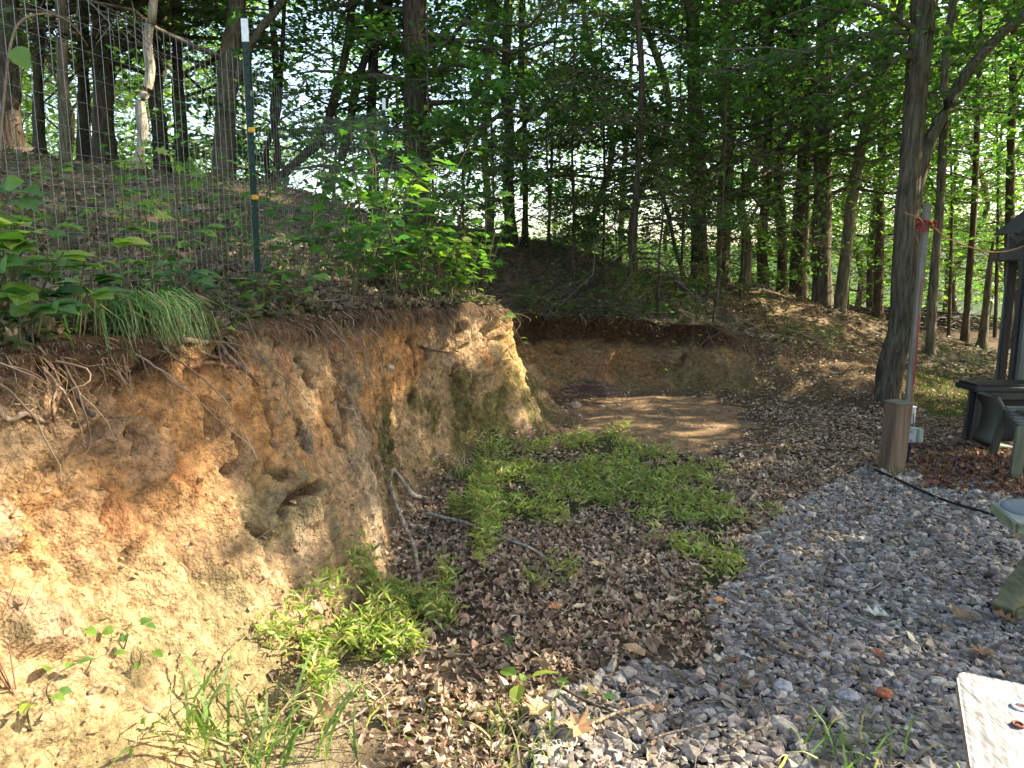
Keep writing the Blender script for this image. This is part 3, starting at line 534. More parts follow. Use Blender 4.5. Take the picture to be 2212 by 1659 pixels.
tree("young maple spreading sunlit sprays behind the spur of the bank", [(985, 640), (990, 520), (1000, 420)], 8.6, 8, ztop=3.6, z0=1.6, n=16, L=1.2, tw=6, lpt=16, ls=.10, name="sapling", flare=1.1)
for (px, y0, y1, d, wd, zt_, nn, LL, lab) in [(930, 600, 300, 9.2, 8, 4.6, 18, 1.3, "young maple with layered leaves just past the thick ivy-dark trunk"), (1060, 600, 250, 10.2, 8, 5.2, 20, 1.4, "young broadleaf in front of the crooked-topped trunk"), (1180, 640, 300, 11.5, 7, 4.6, 18, 1.3, "small leafy tree between the lone sapling and the recess"),
     (1300, 640, 150, 12.2, 8, 6.0, 24, 1.7, "leafy young tree just behind the central hemlock"), (1470, 640, 200, 11.6, 7, 5.5, 22, 1.5, "leafy young tree in front of the rough dark trunk"), (1600, 640, 260, 12.6, 7, 5.4, 22, 1.6, "leafy young tree at the near foot of the mound"), (1680, 640, 120, 15.5, 8, 6.5, 26, 1.9, "bushy green tree behind the mound"),
     (1830, 680, 160, 16.2, 8, 6.5, 26, 1.9, "bushy green tree behind the leaning furrowed trunk"), (2050, 700, 200, 16.5, 8, 6.5, 28, 2.0, "bushy yellow-green tree behind the brush pile"), (2150, 700, 150, 16.8, 8, 6.5, 28, 2.0, "bushy tree rising behind the broken snag"), (720, 450, 120, 13.5, 8, 6, 14, 1.6, "thin leafy tree in the bright gap past the leaning trunks"), (540, 430, 100, 13.5, 8, 6, 16, 1.7, "leafy young tree behind the big grey trunk"), (1980, 700, 300, 13, 7, 5, 20, 1.5, "leafy young tree in the gap beside the big split tree")]:
    tree(lab, [(px, y0), (px + 6, (y0 + y1) / 2), (px, y1)], d, wd, ztop=zt_, z0=.9 if px > 1200 else 2.0, n=nn, L=LL, tw=6, lpt=16, ls=.095, name="sapling", flare=1.1, cols=LEAFY + [(.13, .19, .03)])
# off to the sunny side: the trees whose crowns shade the yard
def shade_tree(label, x, y, r, z0, z1, n, L):
    base = np.array([x, y, ground_z(np.array([x]), np.array([y]))[0]]); P = [base - [0, 0, .4], base, base + [.1, .1, 3], base + [.25, -.1, 7], base + [.1, .2, z1]]
    V, Fq, c, pth, s, rr = bark_tube(P, r, 30, GREYB * .8); o = thing("tree", base, label, "tree", "trees shading the yard"); mk("trunk", V, Fq, M_bark, o, c)
    b_, l_ = limbs(pth, s, rr, z0, z1, n, L, .12, .35, 8, 22, .22, T_dia, LEAFY, spread=.5); mk("branches", b_[0], b_[1], M_twig, o, GREYB * np.ones((len(b_[0]), 1))); mk("crown", l_[0], l_[1], M_leaf, o, l_[2], smooth=False)
for i, (x, y, z0, z1) in enumerate([(8.4, 4.8, 3.0, 11), (9.6, 1.4, 3.2, 12), (7.0, 6.1, 3.2, 11), (7.6, .2, 3.2, 11), (10.5, 7.6, 3.2, 13), (12.5, 6.2, 4, 15), (12.8, -.2, 4, 14), (11.8, 11.0, 3.4, 13), (16.5, 3.0, 4, 15), (8.9, 10.3, 4.6, 13), (14.2, 11.8, 4, 14)]):
    shade_tree("broad leafy tree shading the yard from behind the shed", x, y, .17, z0, z1 + 4.5, 52, 3.2)
# background wood, built from three crowns
BGL = set(); protos = []
for k in range(3):
    P = np.array([[0, 0, -.6], [0, 0, 0], [.25 - .3 * k, .2, 2.5], [.5 * (k - 1), .1, 5], [.6 - .5 * k, .3, 8], [.3, 0, 13.]]); V, Fq, c, pth, s, rr = bark_tube(P, .12, 26, GREYB * .7, sides=8, seed=k * 5.)
    b_, l_ = limbs(pth, s, rr, 1.2 + k * .7, 13, 42, 3.4, .2, .3, 8, 13, .19, T_dia, [(.10, .17, .035), (.13, .20, .04), (.08, .14, .035), (.17, .22, .05)], spread=.5, cull=False)
    protos.append((mesh("trunk", V, Fq, M_bark, c), mesh("branches", b_[0], b_[1], M_twig, DARKB * np.ones((len(b_[0]), 1))), mesh("crown", l_[0], l_[1], M_leaf, l_[2], smooth=False)))
bgpos = [(75, 40), (170, 42), (255, 38), (365, 46), (700, 40), (20, 28), (120, 32), (210, 22), (310, 34), (400, 26), (-60, 19), (60, 24), (160, 17), (270, 26), (350, 20), (440, 34), (560, 32), (860, 24), (960, 30), (1040, 20), (1210, 44), (1280, 20), (1340, 26), (1400, 18), (1460, 32), (1570, 19),
         (1620, 26), (1680, 21), (1740, 30), (1790, 19), (1840, 25), (1890, 21), (1940, 33), (1990, 19), (2040, 26), (2090, 22), (2140, 30), (2190, 20), (2240, 27), (2300, 21), (1650, 36), (1860, 38), (2010, 42), (1760, 44), (1330, 44), (1480, 46)]
for i, (px, d) in enumerate(bgpos):
    b = W(px, 600, d); b[2] = ground_z(b[0:1], b[1:2])[0] if px > 1250 else max(ground_z(b[0:1], b[1:2])[0], -2)
    near = min(TREES, key=lambda t: abs(t[1] - px)); side = "to the fence side of" if px < near[1] else "to the shed side of"
    o = thing("tree", b, None, "tree", "trees of the wood behind the ridge"); sc = random.uniform(.8, 1.15); o.rotation_euler.z = random.uniform(0, 6.28); o.scale = (sc, sc, sc * random.uniform(.85, 1.1))
    far = "distant" if d > 29 else ("half-distant" if d > 22 else "leafy"); short = " ".join(near[0].replace(",", "").split()[:5]); short = short.rsplit(" ", 1)[0] if short.split()[-1] in ("a", "the", "with", "in", "of", "and", "behind", "just", "to") else short
    lab = "%s tree in the wood %s the %s" % (far, side.replace("to the", "on the"), short)
    for alt in ("tall ", "slim ", "broad "):
        if lab not in BGL: break
        lab = alt + lab.replace("tall ", "").replace("slim ", "")
    BGL.add(lab); o["label"] = lab
    for nm, me in zip(("trunk", "branches", "crown"), protos[i % 3]): link(nm, me, o)

# ------------------------------------------------------------------ wire fence
FL = np.array([(-2.02, .6), (-1.80, 2.4), (-1.46, 4.3), (-1.43, 8.5), (-.85, 12.0), (-.2, 14.0)])
fs_ = np.r_[0, np.cumsum(np.linalg.norm(np.diff(FL, axis=0), axis=1))]
def fpt(s): return np.array([np.interp(s, fs_, FL[:, 0]), np.interp(s, fs_, FL[:, 1])])
def fz(s): q = fpt(s); return np.mean(hill(np.array([q[0]] * 1), np.array([q[1]] * 1)))
fence = thing("wire_fence", (-1.46, 4.3, fz(3.75)), "welded wire fence on green metal posts running along the bank top", "fence")
zsm = np.array([fz(s) for s in np.linspace(0, fs_[-1], 60)]); fzs = lambda s: np.interp(s, np.linspace(0, fs_[-1], 60), zsm)
FH = 1.2
for k in range(13):
    s = np.linspace(0, fs_[-1], 90); p = np.array([[*fpt(a), fzs(a) + .02 + k * FH / 12] for a in s]); p[:, 0] += .012 * np.sin(s * 5 + k * .1)
    V, Fq = tubes(p[None], np.interp(s, [0, 3.5, 6, fs_[-1]], [.0012, .0011, .0007, .0006])[None] if True else np.full((1, 90), .0009), 4); mk("horizontal_wire", V, Fq, M_steel, fence)
wms = [mesh("vertical_wire", *tubes(np.array([[[0, 0, 0], [0, 0, FH / 2], [0, 0, FH + .02]]]), np.full((1, 3), r_), 4), M_steel) for r_ in (.0012, .0007)]
for i in range(270):
    s = .05 + i * .0508
    if s > fs_[-1]: break
    q = fpt(s); o = link("vertical_wire", wms[int(s > 4.0)], fence); o.location = Vector((q[0] + .012 * math.sin(s * 5), q[1], fzs(s))) - fence.location
for j, (px, py, d, top) in enumerate([(565, 600, 4.3, 40), (840, 492, 8.5, 212), (1003, 480, 12, 345)]):
    b = W(px, py, d); t = W(px - 2 if j == 0 else px, top, d); H = t[2] - b[2]; base = np.array([b[0] - .02, b[1], b[2] - .15])
    parts = [box(base + [0, 0, (H + .15) / 2], (.035, .006, H + .15 - .12)), box(base + [0, .018, (H + .15) / 2], (.006, .03, H + .15 - .12))]
    for q in np.arange(.3, H, .06): parts.append(box(base + [0, -.006, q], (.014, .006, .014)))
    V, Fc, _ = cat_m(parts); po = mk("fence_post", V, Fc, M_green, fence, smooth=False); po["label"] = ["tall green metal post with a white tip, nearest one", "middle green metal post with a white tip", "farthest green metal post half hidden by leaves"][j]
    V, Fc, _ = cat_m([box(base + [0, 0, H + .09], (.037, .008, .12)), box(base + [0, .019, H + .09], (.008, .033, .12))]); mk("white_tip", V, Fc, M_white, po, smooth=False)
    for q in (.32, .58):
        V, Fc = box(base + [.012, -.016, .15 + H * q], (.035, .025, .028), None, .005); mk("insulator", V, Fc, M_yellow, po, smooth=False)
    V, Fc = box(base + [.02, -.008, .15 + H * .72], (.01, .01, .03), None, .002); mk("wire_clip", V, Fc, M_steel, po, smooth=False)
# ------------------------------------------------------------------ surface lookups
BXf = BX.reshape(-1, 3); _du = np.gradient(BX, axis=0); _dv = np.gradient(BX, axis=1); BN = np.cross(_du, _dv); BN /= np.linalg.norm(BN, axis=2, keepdims=True) + 1e-9
if (BN[..., 2].mean() < 0): BN = -BN
BNf = BN.reshape(-1, 3); _bpx, _bpy, _bd = to_px(BXf)
def on_bank(px, py, off=.0):
    c = np.hypot(_bpx - px, _bpy - py) + _bd * 1.2 + np.where(_bd < .5, 1e5, 0); i = int(np.argmin(c)); return BXf[i] + BNf[i] * off
def gz(x, y): return float(ground_z(np.array([x], float), np.array([y], float))[0])
_gs = .03; _gw, _ghh = 260, 360; _tg = np.full((_gw, _ghh), -9.)
_ii = np.floor((BXf[:, 0] + 1.8) / _gs).astype(int); _jj = np.floor((BXf[:, 1] - .2) / _gs).astype(int); _ok = (_ii >= 0) & (_ii < _gw) & (_jj >= 0) & (_jj < _ghh); np.maximum.at(_tg, (_ii[_ok], _jj[_ok]), BXf[_ok, 2])
def toe_z(x, y):
    x = np.asarray(x, float); y = np.asarray(y, float); i = np.clip(np.floor((x + 1.8) / _gs).astype(int), 0, _gw - 1); j = np.clip(np.floor((y - .2) / _gs).astype(int), 0, _ghh - 1); t = _tg[i, j]
    inside = (x > -1.8) & (x < 6.0) & (y > .2) & (y < 11); return np.where(inside, t, -9.)
def surf_z(x, y): return np.maximum(ground_z(x, y), toe_z(x, y))
def on_g(px, py, off=0.0):
    p = G(px, py)
    for _ in range(4):
        z = float(surf_z(np.array([p[0]]), np.array([p[1]]))[0]); z = min(z, .5); p = G(px, py, z)
    p[2] += off; return p
def hz1(x, y): return float(hill_z(np.array([x], float), np.array([y], float))[0])
CR = BX[:, -1]; _cpx, _, _cdp = to_px(CR)
def behind(px, back, lo=0, hi=9.2):
    m = np.where((_cdp > lo) & (_cdp < hi), np.abs(_cpx - px), 1e6); i = int(np.argmin(m)); p = CR[i].copy(); o = Op[i] - p[:2]; o /= np.linalg.norm(o); p[:2] += o * back
    p[2] = hz1(p[0], p[1]) if back > .25 else CR[i, 2] + (hz1(p[0], p[1]) - CR[i, 2]) * back / .25; return p, -o

# ------------------------------------------------------------------ gravel, litter, grass: what nobody could count
def stones(n, xy, size, cols, seed=3):
    t = (1 + 5 ** .5) / 2; ico = np.array([(-1, t, 0), (1, t, 0), (-1, -t, 0), (1, -t, 0), (0, -1, t), (0, 1, t), (0, -1, -t), (0, 1, -t), (t, 0, -1), (t, 0, 1), (-t, 0, -1), (-t, 0, 1)]) / 1.9
    f = np.array([(0, 11, 5), (0, 5, 1), (0, 1, 7), (0, 7, 10), (0, 10, 11), (1, 5, 9), (5, 11, 4), (11, 10, 2), (10, 7, 6), (7, 1, 8), (3, 9, 4), (3, 4, 2), (3, 2, 6), (3, 6, 8), (3, 8, 9), (4, 9, 5), (2, 4, 11), (6, 2, 10), (8, 6, 7), (9, 8, 1)])
    V = ico[None] * (1 + rng.uniform(-.30, .30, (n, 12, 1)))
    for _ in range(5):
        pn = rng.normal(0, 1, (n, 3)); pn /= np.linalg.norm(pn, axis=1, keepdims=True); ex = np.clip(np.einsum('nij,nj->ni', V, pn) - rng.uniform(.35, .62, (n, 1)), 0, None); V = V - ex[..., None] * pn[:, None]
    V = V * 1.22 * np.stack([rng.uniform(.7, 1.3, n), rng.uniform(.55, 1.0, n), rng.uniform(.25, .65, n)], 1)[:, None]
    A = rng.normal(0, 1, (n, 3, 3)); A[:, 2] = A[:, 2] * .35 + [0, 0, 1.2]; z = A[:, 2] / np.linalg.norm(A[:, 2], axis=1, keepdims=True); x = np.cross(A[:, 0], z); x /= np.linalg.norm(x, axis=1, keepdims=True); y = np.cross(z, x)
    Rm = np.stack([x, y, z], 1); V = np.einsum('nij,njk->nik', V, Rm) * (size * np.exp(rng.normal(0, .33, n)))[:, None, None] * .5 + xy[:, None]
    return V.reshape(-1, 3), (f[None] + (np.arange(n) * 12)[:, None, None]).reshape(-1, 3), np.repeat(pal(cols, n, .35), 12, 0)
def in_view(P, m=90):
    x, y, d = to_px(P); return (d > .4) & (x > -m) & (x < 2212 + m) & (y < 1659 + m * 1.6) & (y > -m)
def sample(n, x0, x1, y0, y1, near=0.0):
    x = rng.uniform(x0, x1, n); y = rng.uniform(y0, y1, n) if not near else y0 + (y1 - y0) * rng.random(n) ** near; z = surf_z(x, y); P = np.stack([x, y, z], 1); P = P[(z < .6)]; return P[in_view(P, 420)]
P = sample(125000, -.4, 6.6, 1.2, 7.0, 1.25); m = soft(P[:, 0], P[:, 1], PG_gravel, .07); P = P[m]; P = P[:58000]; P[:, 2] += rng.uniform(0, .016, len(P))
GREYS = [(.15, .145, .145), (.20, .195, .195), (.10, .096, .093), (.25, .245, .245), (.15, .14, .145), (.30, .295, .28), (.17, .17, .19), (.12, .115, .105)]
V, Fc, c = stones(len(P), P, .038, GREYS); c = np.clip(c * [1.34, 1.17, .98], 0, 1); tag(mk("gravel", V, Fc, M_stone, col=c, smooth=False), "grey crushed stone gravel", None, kind="stuff")
BROWN = [(.37, .25, .16), (.28, .18, .12), (.44, .31, .21), (.53, .41, .29), (.18, .12, .08), (.34, .20, .14), (.41, .28, .20)]
TL = [(curl(v * sc_, a, b), f) for (v, f), sc_, a, b in [(tmpl('oak'), (1, 1, 1), .6, .5), (tmpl('oval'), (1.3, .9, 1), .5, -.45), (tmpl('oval'), (.7, 1.1, 1), 1.6, .5), (tmpl('oak'), (.8, 1.1, 1), -.9, .55), (tmpl('oval'), (1, 1, 1), -1.1, .7), (tmpl('maple'), (.8, 1, 1), .4, -.4), (tmpl('oval'), (.5, .8, 1), .2, .9)]]
def litter(P, size, tilt=.5, cols=BROWN, lift=.006, nz=None):
    out = []; k = rng.integers(0, len(TL), len(P)); far = to_px(P)[2] > 6.2
    for j in range(len(TL)):
        for fr in (0, 1):
            q = P[(k == j) & (far == fr)]; n = len(q)
            if n == 0: continue
            q = q + [0, 0, lift]; q[:, 2] += rng.uniform(0, .018, n); N = rup(n, tilt); N = N if nz is None else N
            out.append(leaves(q, rdir(n, .35), N, size * np.exp(rng.normal(-.1, .24, n)), TL[j] if not fr else T_dia, pal(cols, n, .4)))
    return cat_m(out)
P = sample(150000, -1.6, 9.5, 1.2, 13.5, 1.2); x, y = P[:, 0], P[:, 1]; p = P3(x, y)
dens = .95 + .5 * fbm(p, 1.8, 3, 301); gr = soft(x, y, PG_gravel, .07); dens[gr] = .03; dens[gr & ~soft(x + .25, y, PG_gravel, .1)] = .10; dens[gr & ~inpoly(x - .35, y + .35, PG_gravel)] = .22; sd = soft(x, y, PG_sand); dens[sd] = .13; dens[soft(x, y, PG_grass)] *= .35
_tx = (x + .15); dens *= np.where((y < 3.6), smooth01((x + .75 + .5 * fbm(p, 2, 2, 5)) / .5), 1); dens *= np.where((np.hypot(x - 1.4, y - 8.0) < 1.5), .25, 1); dens[inpoly(x, y, PG_lawn)] *= .12
dens *= np.interp(to_px(P)[2], [2, 5, 9], [.75, .75, .6])
hb = toe_z(x, y); dens *= np.where(hb > .02, np.where(x > 3.0, .75, np.where(y < 3.0, .06, smooth01((.20 + .12 * fbm(p, 3, 2, 8) - hb) / .12) * .7)), 1)
P = P[rng.random(len(P)) < dens][:80000]; c1 = litter(P, .046, .32); P2 = np.concatenate([P, P])[:70000]; P2 = P2 + np.c_[rng.normal(0, .05, (len(P2), 2)), rng.uniform(0, .012, len(P2))]; n = len(P2); V, Fc, c = cat_m([c1, leaves(P2 + [0, 0, .01], rdir(n, .4), rup(n, .45), rng.uniform(.012, .034, n), T_dia, pal(BROWN, n, .45))]); tag(mk("leaf_litter", V, Fc, M_litter, col=c, smooth=False), "brown fallen leaves carpeting the yard", None, kind="stuff")
# rust-coloured leaves thicker in the shade by the post and along the gravel's shaded edge
q = np.concatenate([sample(5000, 2.2, 4.6, 4.2, 8, 1)]); m = inpoly(q[:, 0], q[:, 1], poly([(1960, 960), (2212, 960), (2240, 1090), (2000, 1060)])) | (inpoly(q[:, 0], q[:, 1], poly([(2020, 1175), (2130, 1165), (2160, 1215), (2030, 1220)])) & (rng.random(len(q)) < .8)) | (inpoly(q[:, 0], q[:, 1], poly([(2000, 1430), (2212, 1430), (2212, 1470), (2040, 1500)])))
V, Fc, c = litter(q[m] + [0, 0, .02], .06, cols=[(.17, .075, .04), (.13, .06, .055), (.20, .10, .05)]); tag(mk("rusty_leaf_litter", V, Fc, M_litter, col=c, smooth=False), "rust brown leaves blown over the gravel's shaded side", None, kind="stuff")
# hill litter, moss and low cover
iu = rng.integers(0, HX.shape[0], 110000); iw = (rng.random(110000) ** .8 * (NW * .86)).astype(int); P = HX[iu, iw] + rng.normal(0, .02, (110000, 3)) * [1, 1, 0]; P = P[in_view(P, 420) & (to_px(P)[2] < 16)]
ok = fbm(P, 1.3, 3, 311) > -.15; ok |= rng.random(len(P)) < .4; P = np.concatenate([P[ok & (P[:, 0] < 2)][:26000], P[(P[:, 0] >= 2)][:17000]]); V, Fc, c = litter(P, .07, .6, [(.17, .115, .08), (.12, .085, .06), (.20, .15, .10), (.15, .12, .07), (.09, .07, .05)]); tag(mk("slope_leaf_litter", V, Fc, M_litter, col=c, smooth=False), "fallen leaves and bark over the wooded slope", None, kind="stuff")
iu = rng.integers(0, HX.shape[0], 60000); iw = (rng.random(60000) ** .8 * (NW * .8)).astype(int); P = HX[iu, iw] + rng.normal(0, .03, (60000, 3)) * [1, 1, 0]; P = P[in_view(P, 400) & (to_px(P)[2] < 14)]; P = P[(fbm(P, 1.1, 3, 171) > -.1) & ((P[:, 0] < 1.5) | (rng.random(len(P)) < .15))][:26000]; n = len(P)
V, Fc, c = leaves(P + [0, 0, .02], rdir(n, .7), rup(n, .6), rng.uniform(.04, .10, n), T_lan, pal([(.06, .095, .03), (.09, .12, .045), (.12, .12, .065)], n)); tag(mk("slope_undergrowth", V, Fc, M_leaf, col=c, smooth=False), "low green cover among the leaves on the slope", None, kind="stuff")
n = 2600; iu = rng.integers(0, HX.shape[0], n); iw = (10 + rng.random(n) * (NW * .75)).astype(int); P = HX[iu, iw] + [0, 0, .02]; a = rng.normal(.9, .9, n); L_ = rng.uniform(.08, .5, n)
Q = P[:, None] + (np.stack([np.cos(a), np.sin(a), rng.normal(.02, .08, n)], 1) * L_[:, None])[:, None] * np.linspace(-.5, .5, 4)[None, :, None] + rng.normal(0, .015, (n, 4, 3)); Q[..., 2] = np.maximum(Q[..., 2], hill_z(Q[..., 0], Q[..., 1]) + .01)
V, Fq = tubes(Q, rng.uniform(.001, .0042, n)[:, None].repeat(4, 1), 3); tag(mk("slope_twigs", V, Fq, M_twig, col=np.repeat(pal([(.16, .13, .09), (.10, .08, .06), (.24, .20, .15)], n), 12, 0)), "dead twigs strewn on the slope", None, kind="stuff")
# twigs + pine straw in the yard
n = 2600; P = sample(n * 3, -1, 5, 1.6, 9, 1.3)[:n]; n = len(P); a = rng.uniform(0, 6.28, n); L_ = rng.uniform(.04, .20, n); Q = P[:, None] + (np.stack([np.cos(a), np.sin(a), rng.normal(.0, .06, n)], 1) * L_[:, None])[:, None] * np.linspace(-.5, .5, 4)[None, :, None] + rng.normal(0, .006, (n, 4, 3)) + [0, 0, .028]
V, Fq = tubes(Q, rng.uniform(.0008, .0022, n)[:, None].repeat(4, 1), 3); tag(mk("small_twigs", V, Fq, M_twig, col=np.repeat(pal([(.20, .15, .10), (.12, .09, .06), (.30, .25, .2)], n), 12, 0)), "small twigs and stalks scattered on gravel and leaves", None, kind="stuff")
# grass: low leafy stilt grass made of short spreading blades on thin stems
def stilt(pg, n, h, x0, x1, y0, y1, thin=1.0, cols=None, ls=(.026, .078), thr=-.9):
    cols = cols or [(.30, .34, .11), (.35, .38, .14), (.23, .28, .08), (.40, .38, .17), (.32, .25, .13)]
    P = sample(n, x0, x1, y0, y1, 1); m = soft(P[:, 0], P[:, 1], pg, .2) & (toe_z(P[:, 0], P[:, 1]) < .20) & (fbm(P, 2.6, 3, 321) + .5 * fbm(P, 9, 2, 323) + rng.normal(0, .10, len(P)) > thr); P = P[m]; k = len(P)
    hh = h * (.45 + .7 * np.clip(.5 + fbm(P, 1.6, 2, 331), 0, 1.2)); P[:, 2] += hh * rng.random(k) ** .7; d = rdir(k, .5); d[:, 2] += .7
    return leaves(P, d, rup(k, .4), rng.uniform(ls[0], ls[1], k), T_gr, pal(cols, k, .25))
parts = [stilt(PG_grass, 52000, .11, -.3, 3.1, 3.6, 7.6, thr=-.06), stilt(PG_grass2, 24000, .16, -.4, .6, 3.4, 5.2, thr=-.2), stilt(PG_grass3, 26000, .15, -1.3, .2, 2.2, 3.8, thr=.06)]
V, Fc, c = cat_m(parts); tag(mk("low_grass", V, Fc, M_grass, col=c, smooth=False), "bright green low grass spreading in the yard", None, kind="stuff")
P = sample(16000, 3.2, 7.5, 7.4, 10.8); m = inpoly(P[:, 0] + fbm(P, 2, 2, 3) * .4, P[:, 1] + fbm(P, 2, 2, 4) * .4, PG_lawn); P = P[m]; n = len(P)
V, Fc, c = leaves(P, np.c_[rng.normal(0, .5, (n, 2)), np.ones(n)], rdir(n), rng.uniform(.03, .07, n), T_lan, pal([(.06, .085, .022), (.09, .11, .03)], n)); tag(mk("thin_lawn", V, Fc, M_grass, col=c, smooth=False), "thin dull lawn between the big tree and the shed", None, kind="stuff")
T_bl = tmpl('blade')
def blades(P, h, cols, spread=.5, bend=None):
    n = len(P); a = rng.uniform(0, 6.28, n); D = np.stack([np.cos(a), np.sin(a), np.zeros(n)], 1) if bend is None else bend + rdir(n, 0) * spread
    N = np.array([0, 0, 1.]) + rng.normal(0, .38, (n, 3)); return leaves(P, D, N, h * rng.uniform(.3, 1.25, n), T_bl, pal(cols, n, .3))
GB = [(.12, .20, .05), (.16, .24, .08), (.09, .15, .04), (.26, .25, .11), (.36, .29, .16)]
for (cx, cy, r, n, h, lab) in [(380, 1610, .16, 90, .24, "clump of long grass blades sprouting at the sunlit foot of the bank"), (560, 1640, .22, 70, .22, "thin tall grass behind the clump at the foot of the bank"), (1105, 1600, .18, 60, .13, "sparse pale grass tuft where leaves meet the near gravel"),
                               (760, 1560, .22, 50, .15, "loose grass tuft among brown leaves before the low grass"), (1830, 1655, .22, 46, .15, "short grass tuft poking out of the gravel beside the near bench"), (1165, 1262, .06, 40, .12, "small yellowing grass tuft alone in the leaf litter"),
                               (1000, 1040, .12, 60, .18, "dull grass tuft at the foot of the mossy bank"), (960, 1275, .10, 30, .10, "little grass tuft beside the bent grey branch")]:
    b = on_g(cx, cy); P = b + np.c_[rng.normal(0, r * .5, (n, 2)), np.zeros(n)]; V, Fc, c = blades(P, h, GB)
    o = thing("grass_tuft", b, lab, "grass tuft", "grass tufts in the yard"); mk("blades", V, Fc, M_grass, o, c, smooth=False)["kind"] = "stuff"
# sedge tuft hanging over the crest
b, fd = behind(312, .06); n = 320; P = b + np.c_[rng.normal(0, .07, n), rng.normal(0, .10, n), rng.uniform(-.03, .05, n)]
P[:, :2] += 0; D = np.c_[np.tile(fd, (n, 1)) + rng.normal(0, .45, (n, 2)), np.zeros(n)]
tb = (np.array(T_bl[0]) * [.55, 1.25, .62], T_bl[1]); tb[0][:, 2] = np.array([0, .30, .42, .22] * 2 + [-.35])[:9]; tb[0][:, 1] = np.array([0, .12, .42, .8] * 2 + [1.0])[:9]
V, Fc, c = leaves(P, D, rup(n, .15), rng.uniform(.14, .30, n), tb, pal([(.08, .18, .05), (.11, .21, .07), (.06, .13, .04), (.2, .2, .1)], n)); o = thing("sedge_tuft", b, "dense dark green sedge tuft drooping over the bank edge", "sedge"); mk("blades", V, Fc, M_grass, o, c, smooth=False)["kind"] = "stuff"
# root hairs and soil crumbs on the bank
n = 3600; iu = rng.integers(0, NU, n); iv = rng.choice([NV - 4, NV - 8, NV - 14, NV - 22, NV - 2], n); S0 = BX[iu, iv]; hd = np.c_[BH[iu], np.zeros(n)]; L_ = rng.uniform(.04, .24, n) * np.clip(Cp[iu, 2], .3, 1); t = np.linspace(0, 1, 5)
Q = S0[:, None] + hd[:, None] * (.02 + .05 * t)[None, :, None] + np.array([0, 0, -1.]) * (L_[:, None] * t)[..., None] + rng.normal(0, .010, (n, 5, 3)) * t[None, :, None] * 2 + (np.c_[rng.normal(0, .05, (n, 2)), np.zeros(n)])[:, None] * t[None, :, None]
V, Fq = tubes(Q, (rng.uniform(.0008, .0024, n)[:, None] * (1 - .7 * t)[None]), 3); tag(mk("root_hairs", V, Fq, M_twig, col=np.repeat(pal([(.17, .11, .07), (.11, .07, .045), (.24, .17, .11)], n), 15, 0)), "fine roots hanging out under the turf edge", None, kind="stuff")
n = 230; iu = rng.integers(0, NU, n); iv = rng.choice([NV - 3, NV - 7, NV - 12, NV - 25, NV - 40], n); S0 = BX[iu, iv]; hd = np.c_[BH[iu], np.zeros(n)]; L_ = rng.uniform(.10, .42, n) * np.clip(Cp[iu, 2], .3, 1); t = np.linspace(0, 1, 9); sw = rng.normal(0, .12, (n, 2))
Q = S0[:, None] + hd[:, None] * (.02 + .10 * np.sin(t * 2.4))[None, :, None] + np.array([0, 0, -1.]) * (L_[:, None] * t)[..., None] + np.c_[sw, np.zeros(n)][:, None] * (t ** 1.5)[None, :, None] + np.cumsum(rng.normal(0, .007, (n, 9, 3)), 1)
V, Fq = tubes(Q, (rng.uniform(.0018, .0055, n)[:, None] * (1 - .75 * t)[None]), 5); tag(mk("hanging_roots", V, Fq, M_twig, col=np.repeat(pal([(.20, .14, .09), (.13, .09, .06), (.28, .21, .15)], n), 45, 0)), "coarser bare roots trailing down the top of the bank", None, kind="stuff")
n = 2600; iu = rng.integers(0, NU, n); iv = (rng.random(n) ** 1.6 * NV * .75).astype(int); P = BX[iu, iv] + BN[iu, iv] * .004; V, Fc, c = stones(n, P, .022, [(.36, .22, .11), (.28, .18, .10), (.22, .16, .10)], 5); tag(mk("soil_crumbs", V, Fc, M_stone, col=c, smooth=False), "crumbs of clay lying on the bank", None, kind="stuff")
n = 3400; P = sample(n * 8, -.9, 3.5, 1.8, 9); m = (soft(P[:, 0], P[:, 1], PG_sand) | (P[:, 0] < -.2)); P = P[m][:n]; n = len(P); V, Fc, c = stones(n, P, .016, [(.30, .19, .11), (.22, .15, .10)], 5); tag(mk("soil_clods", V, Fc, M_stone, col=c, smooth=False), "small clods on the bare soil", None, kind="stuff")
iu = rng.integers(0, NU, 9000); iv = (rng.random(9000) ** 1.3 * NV).astype(int); P = BX[iu, iv] + BN[iu, iv] * .006; _hh = P[:, 2]; _rt = (P[:, 0] > 3.1) & (P[:, 1] > 8); P = P[(_hh < .02 + .10 * rng.random(len(P)) * (P[:, 1] > 2.9)) | (_rt & (rng.random(len(P)) < .7)) | ((rng.random(len(P)) < .008) & (_hh < .5))]; V, Fc, c = litter(P, .045, .5); tag(mk("bank_leaf_litter", V, Fc, M_litter, col=c, smooth=False), "dry leaves caught on the foot of the bank", None, kind="stuff")

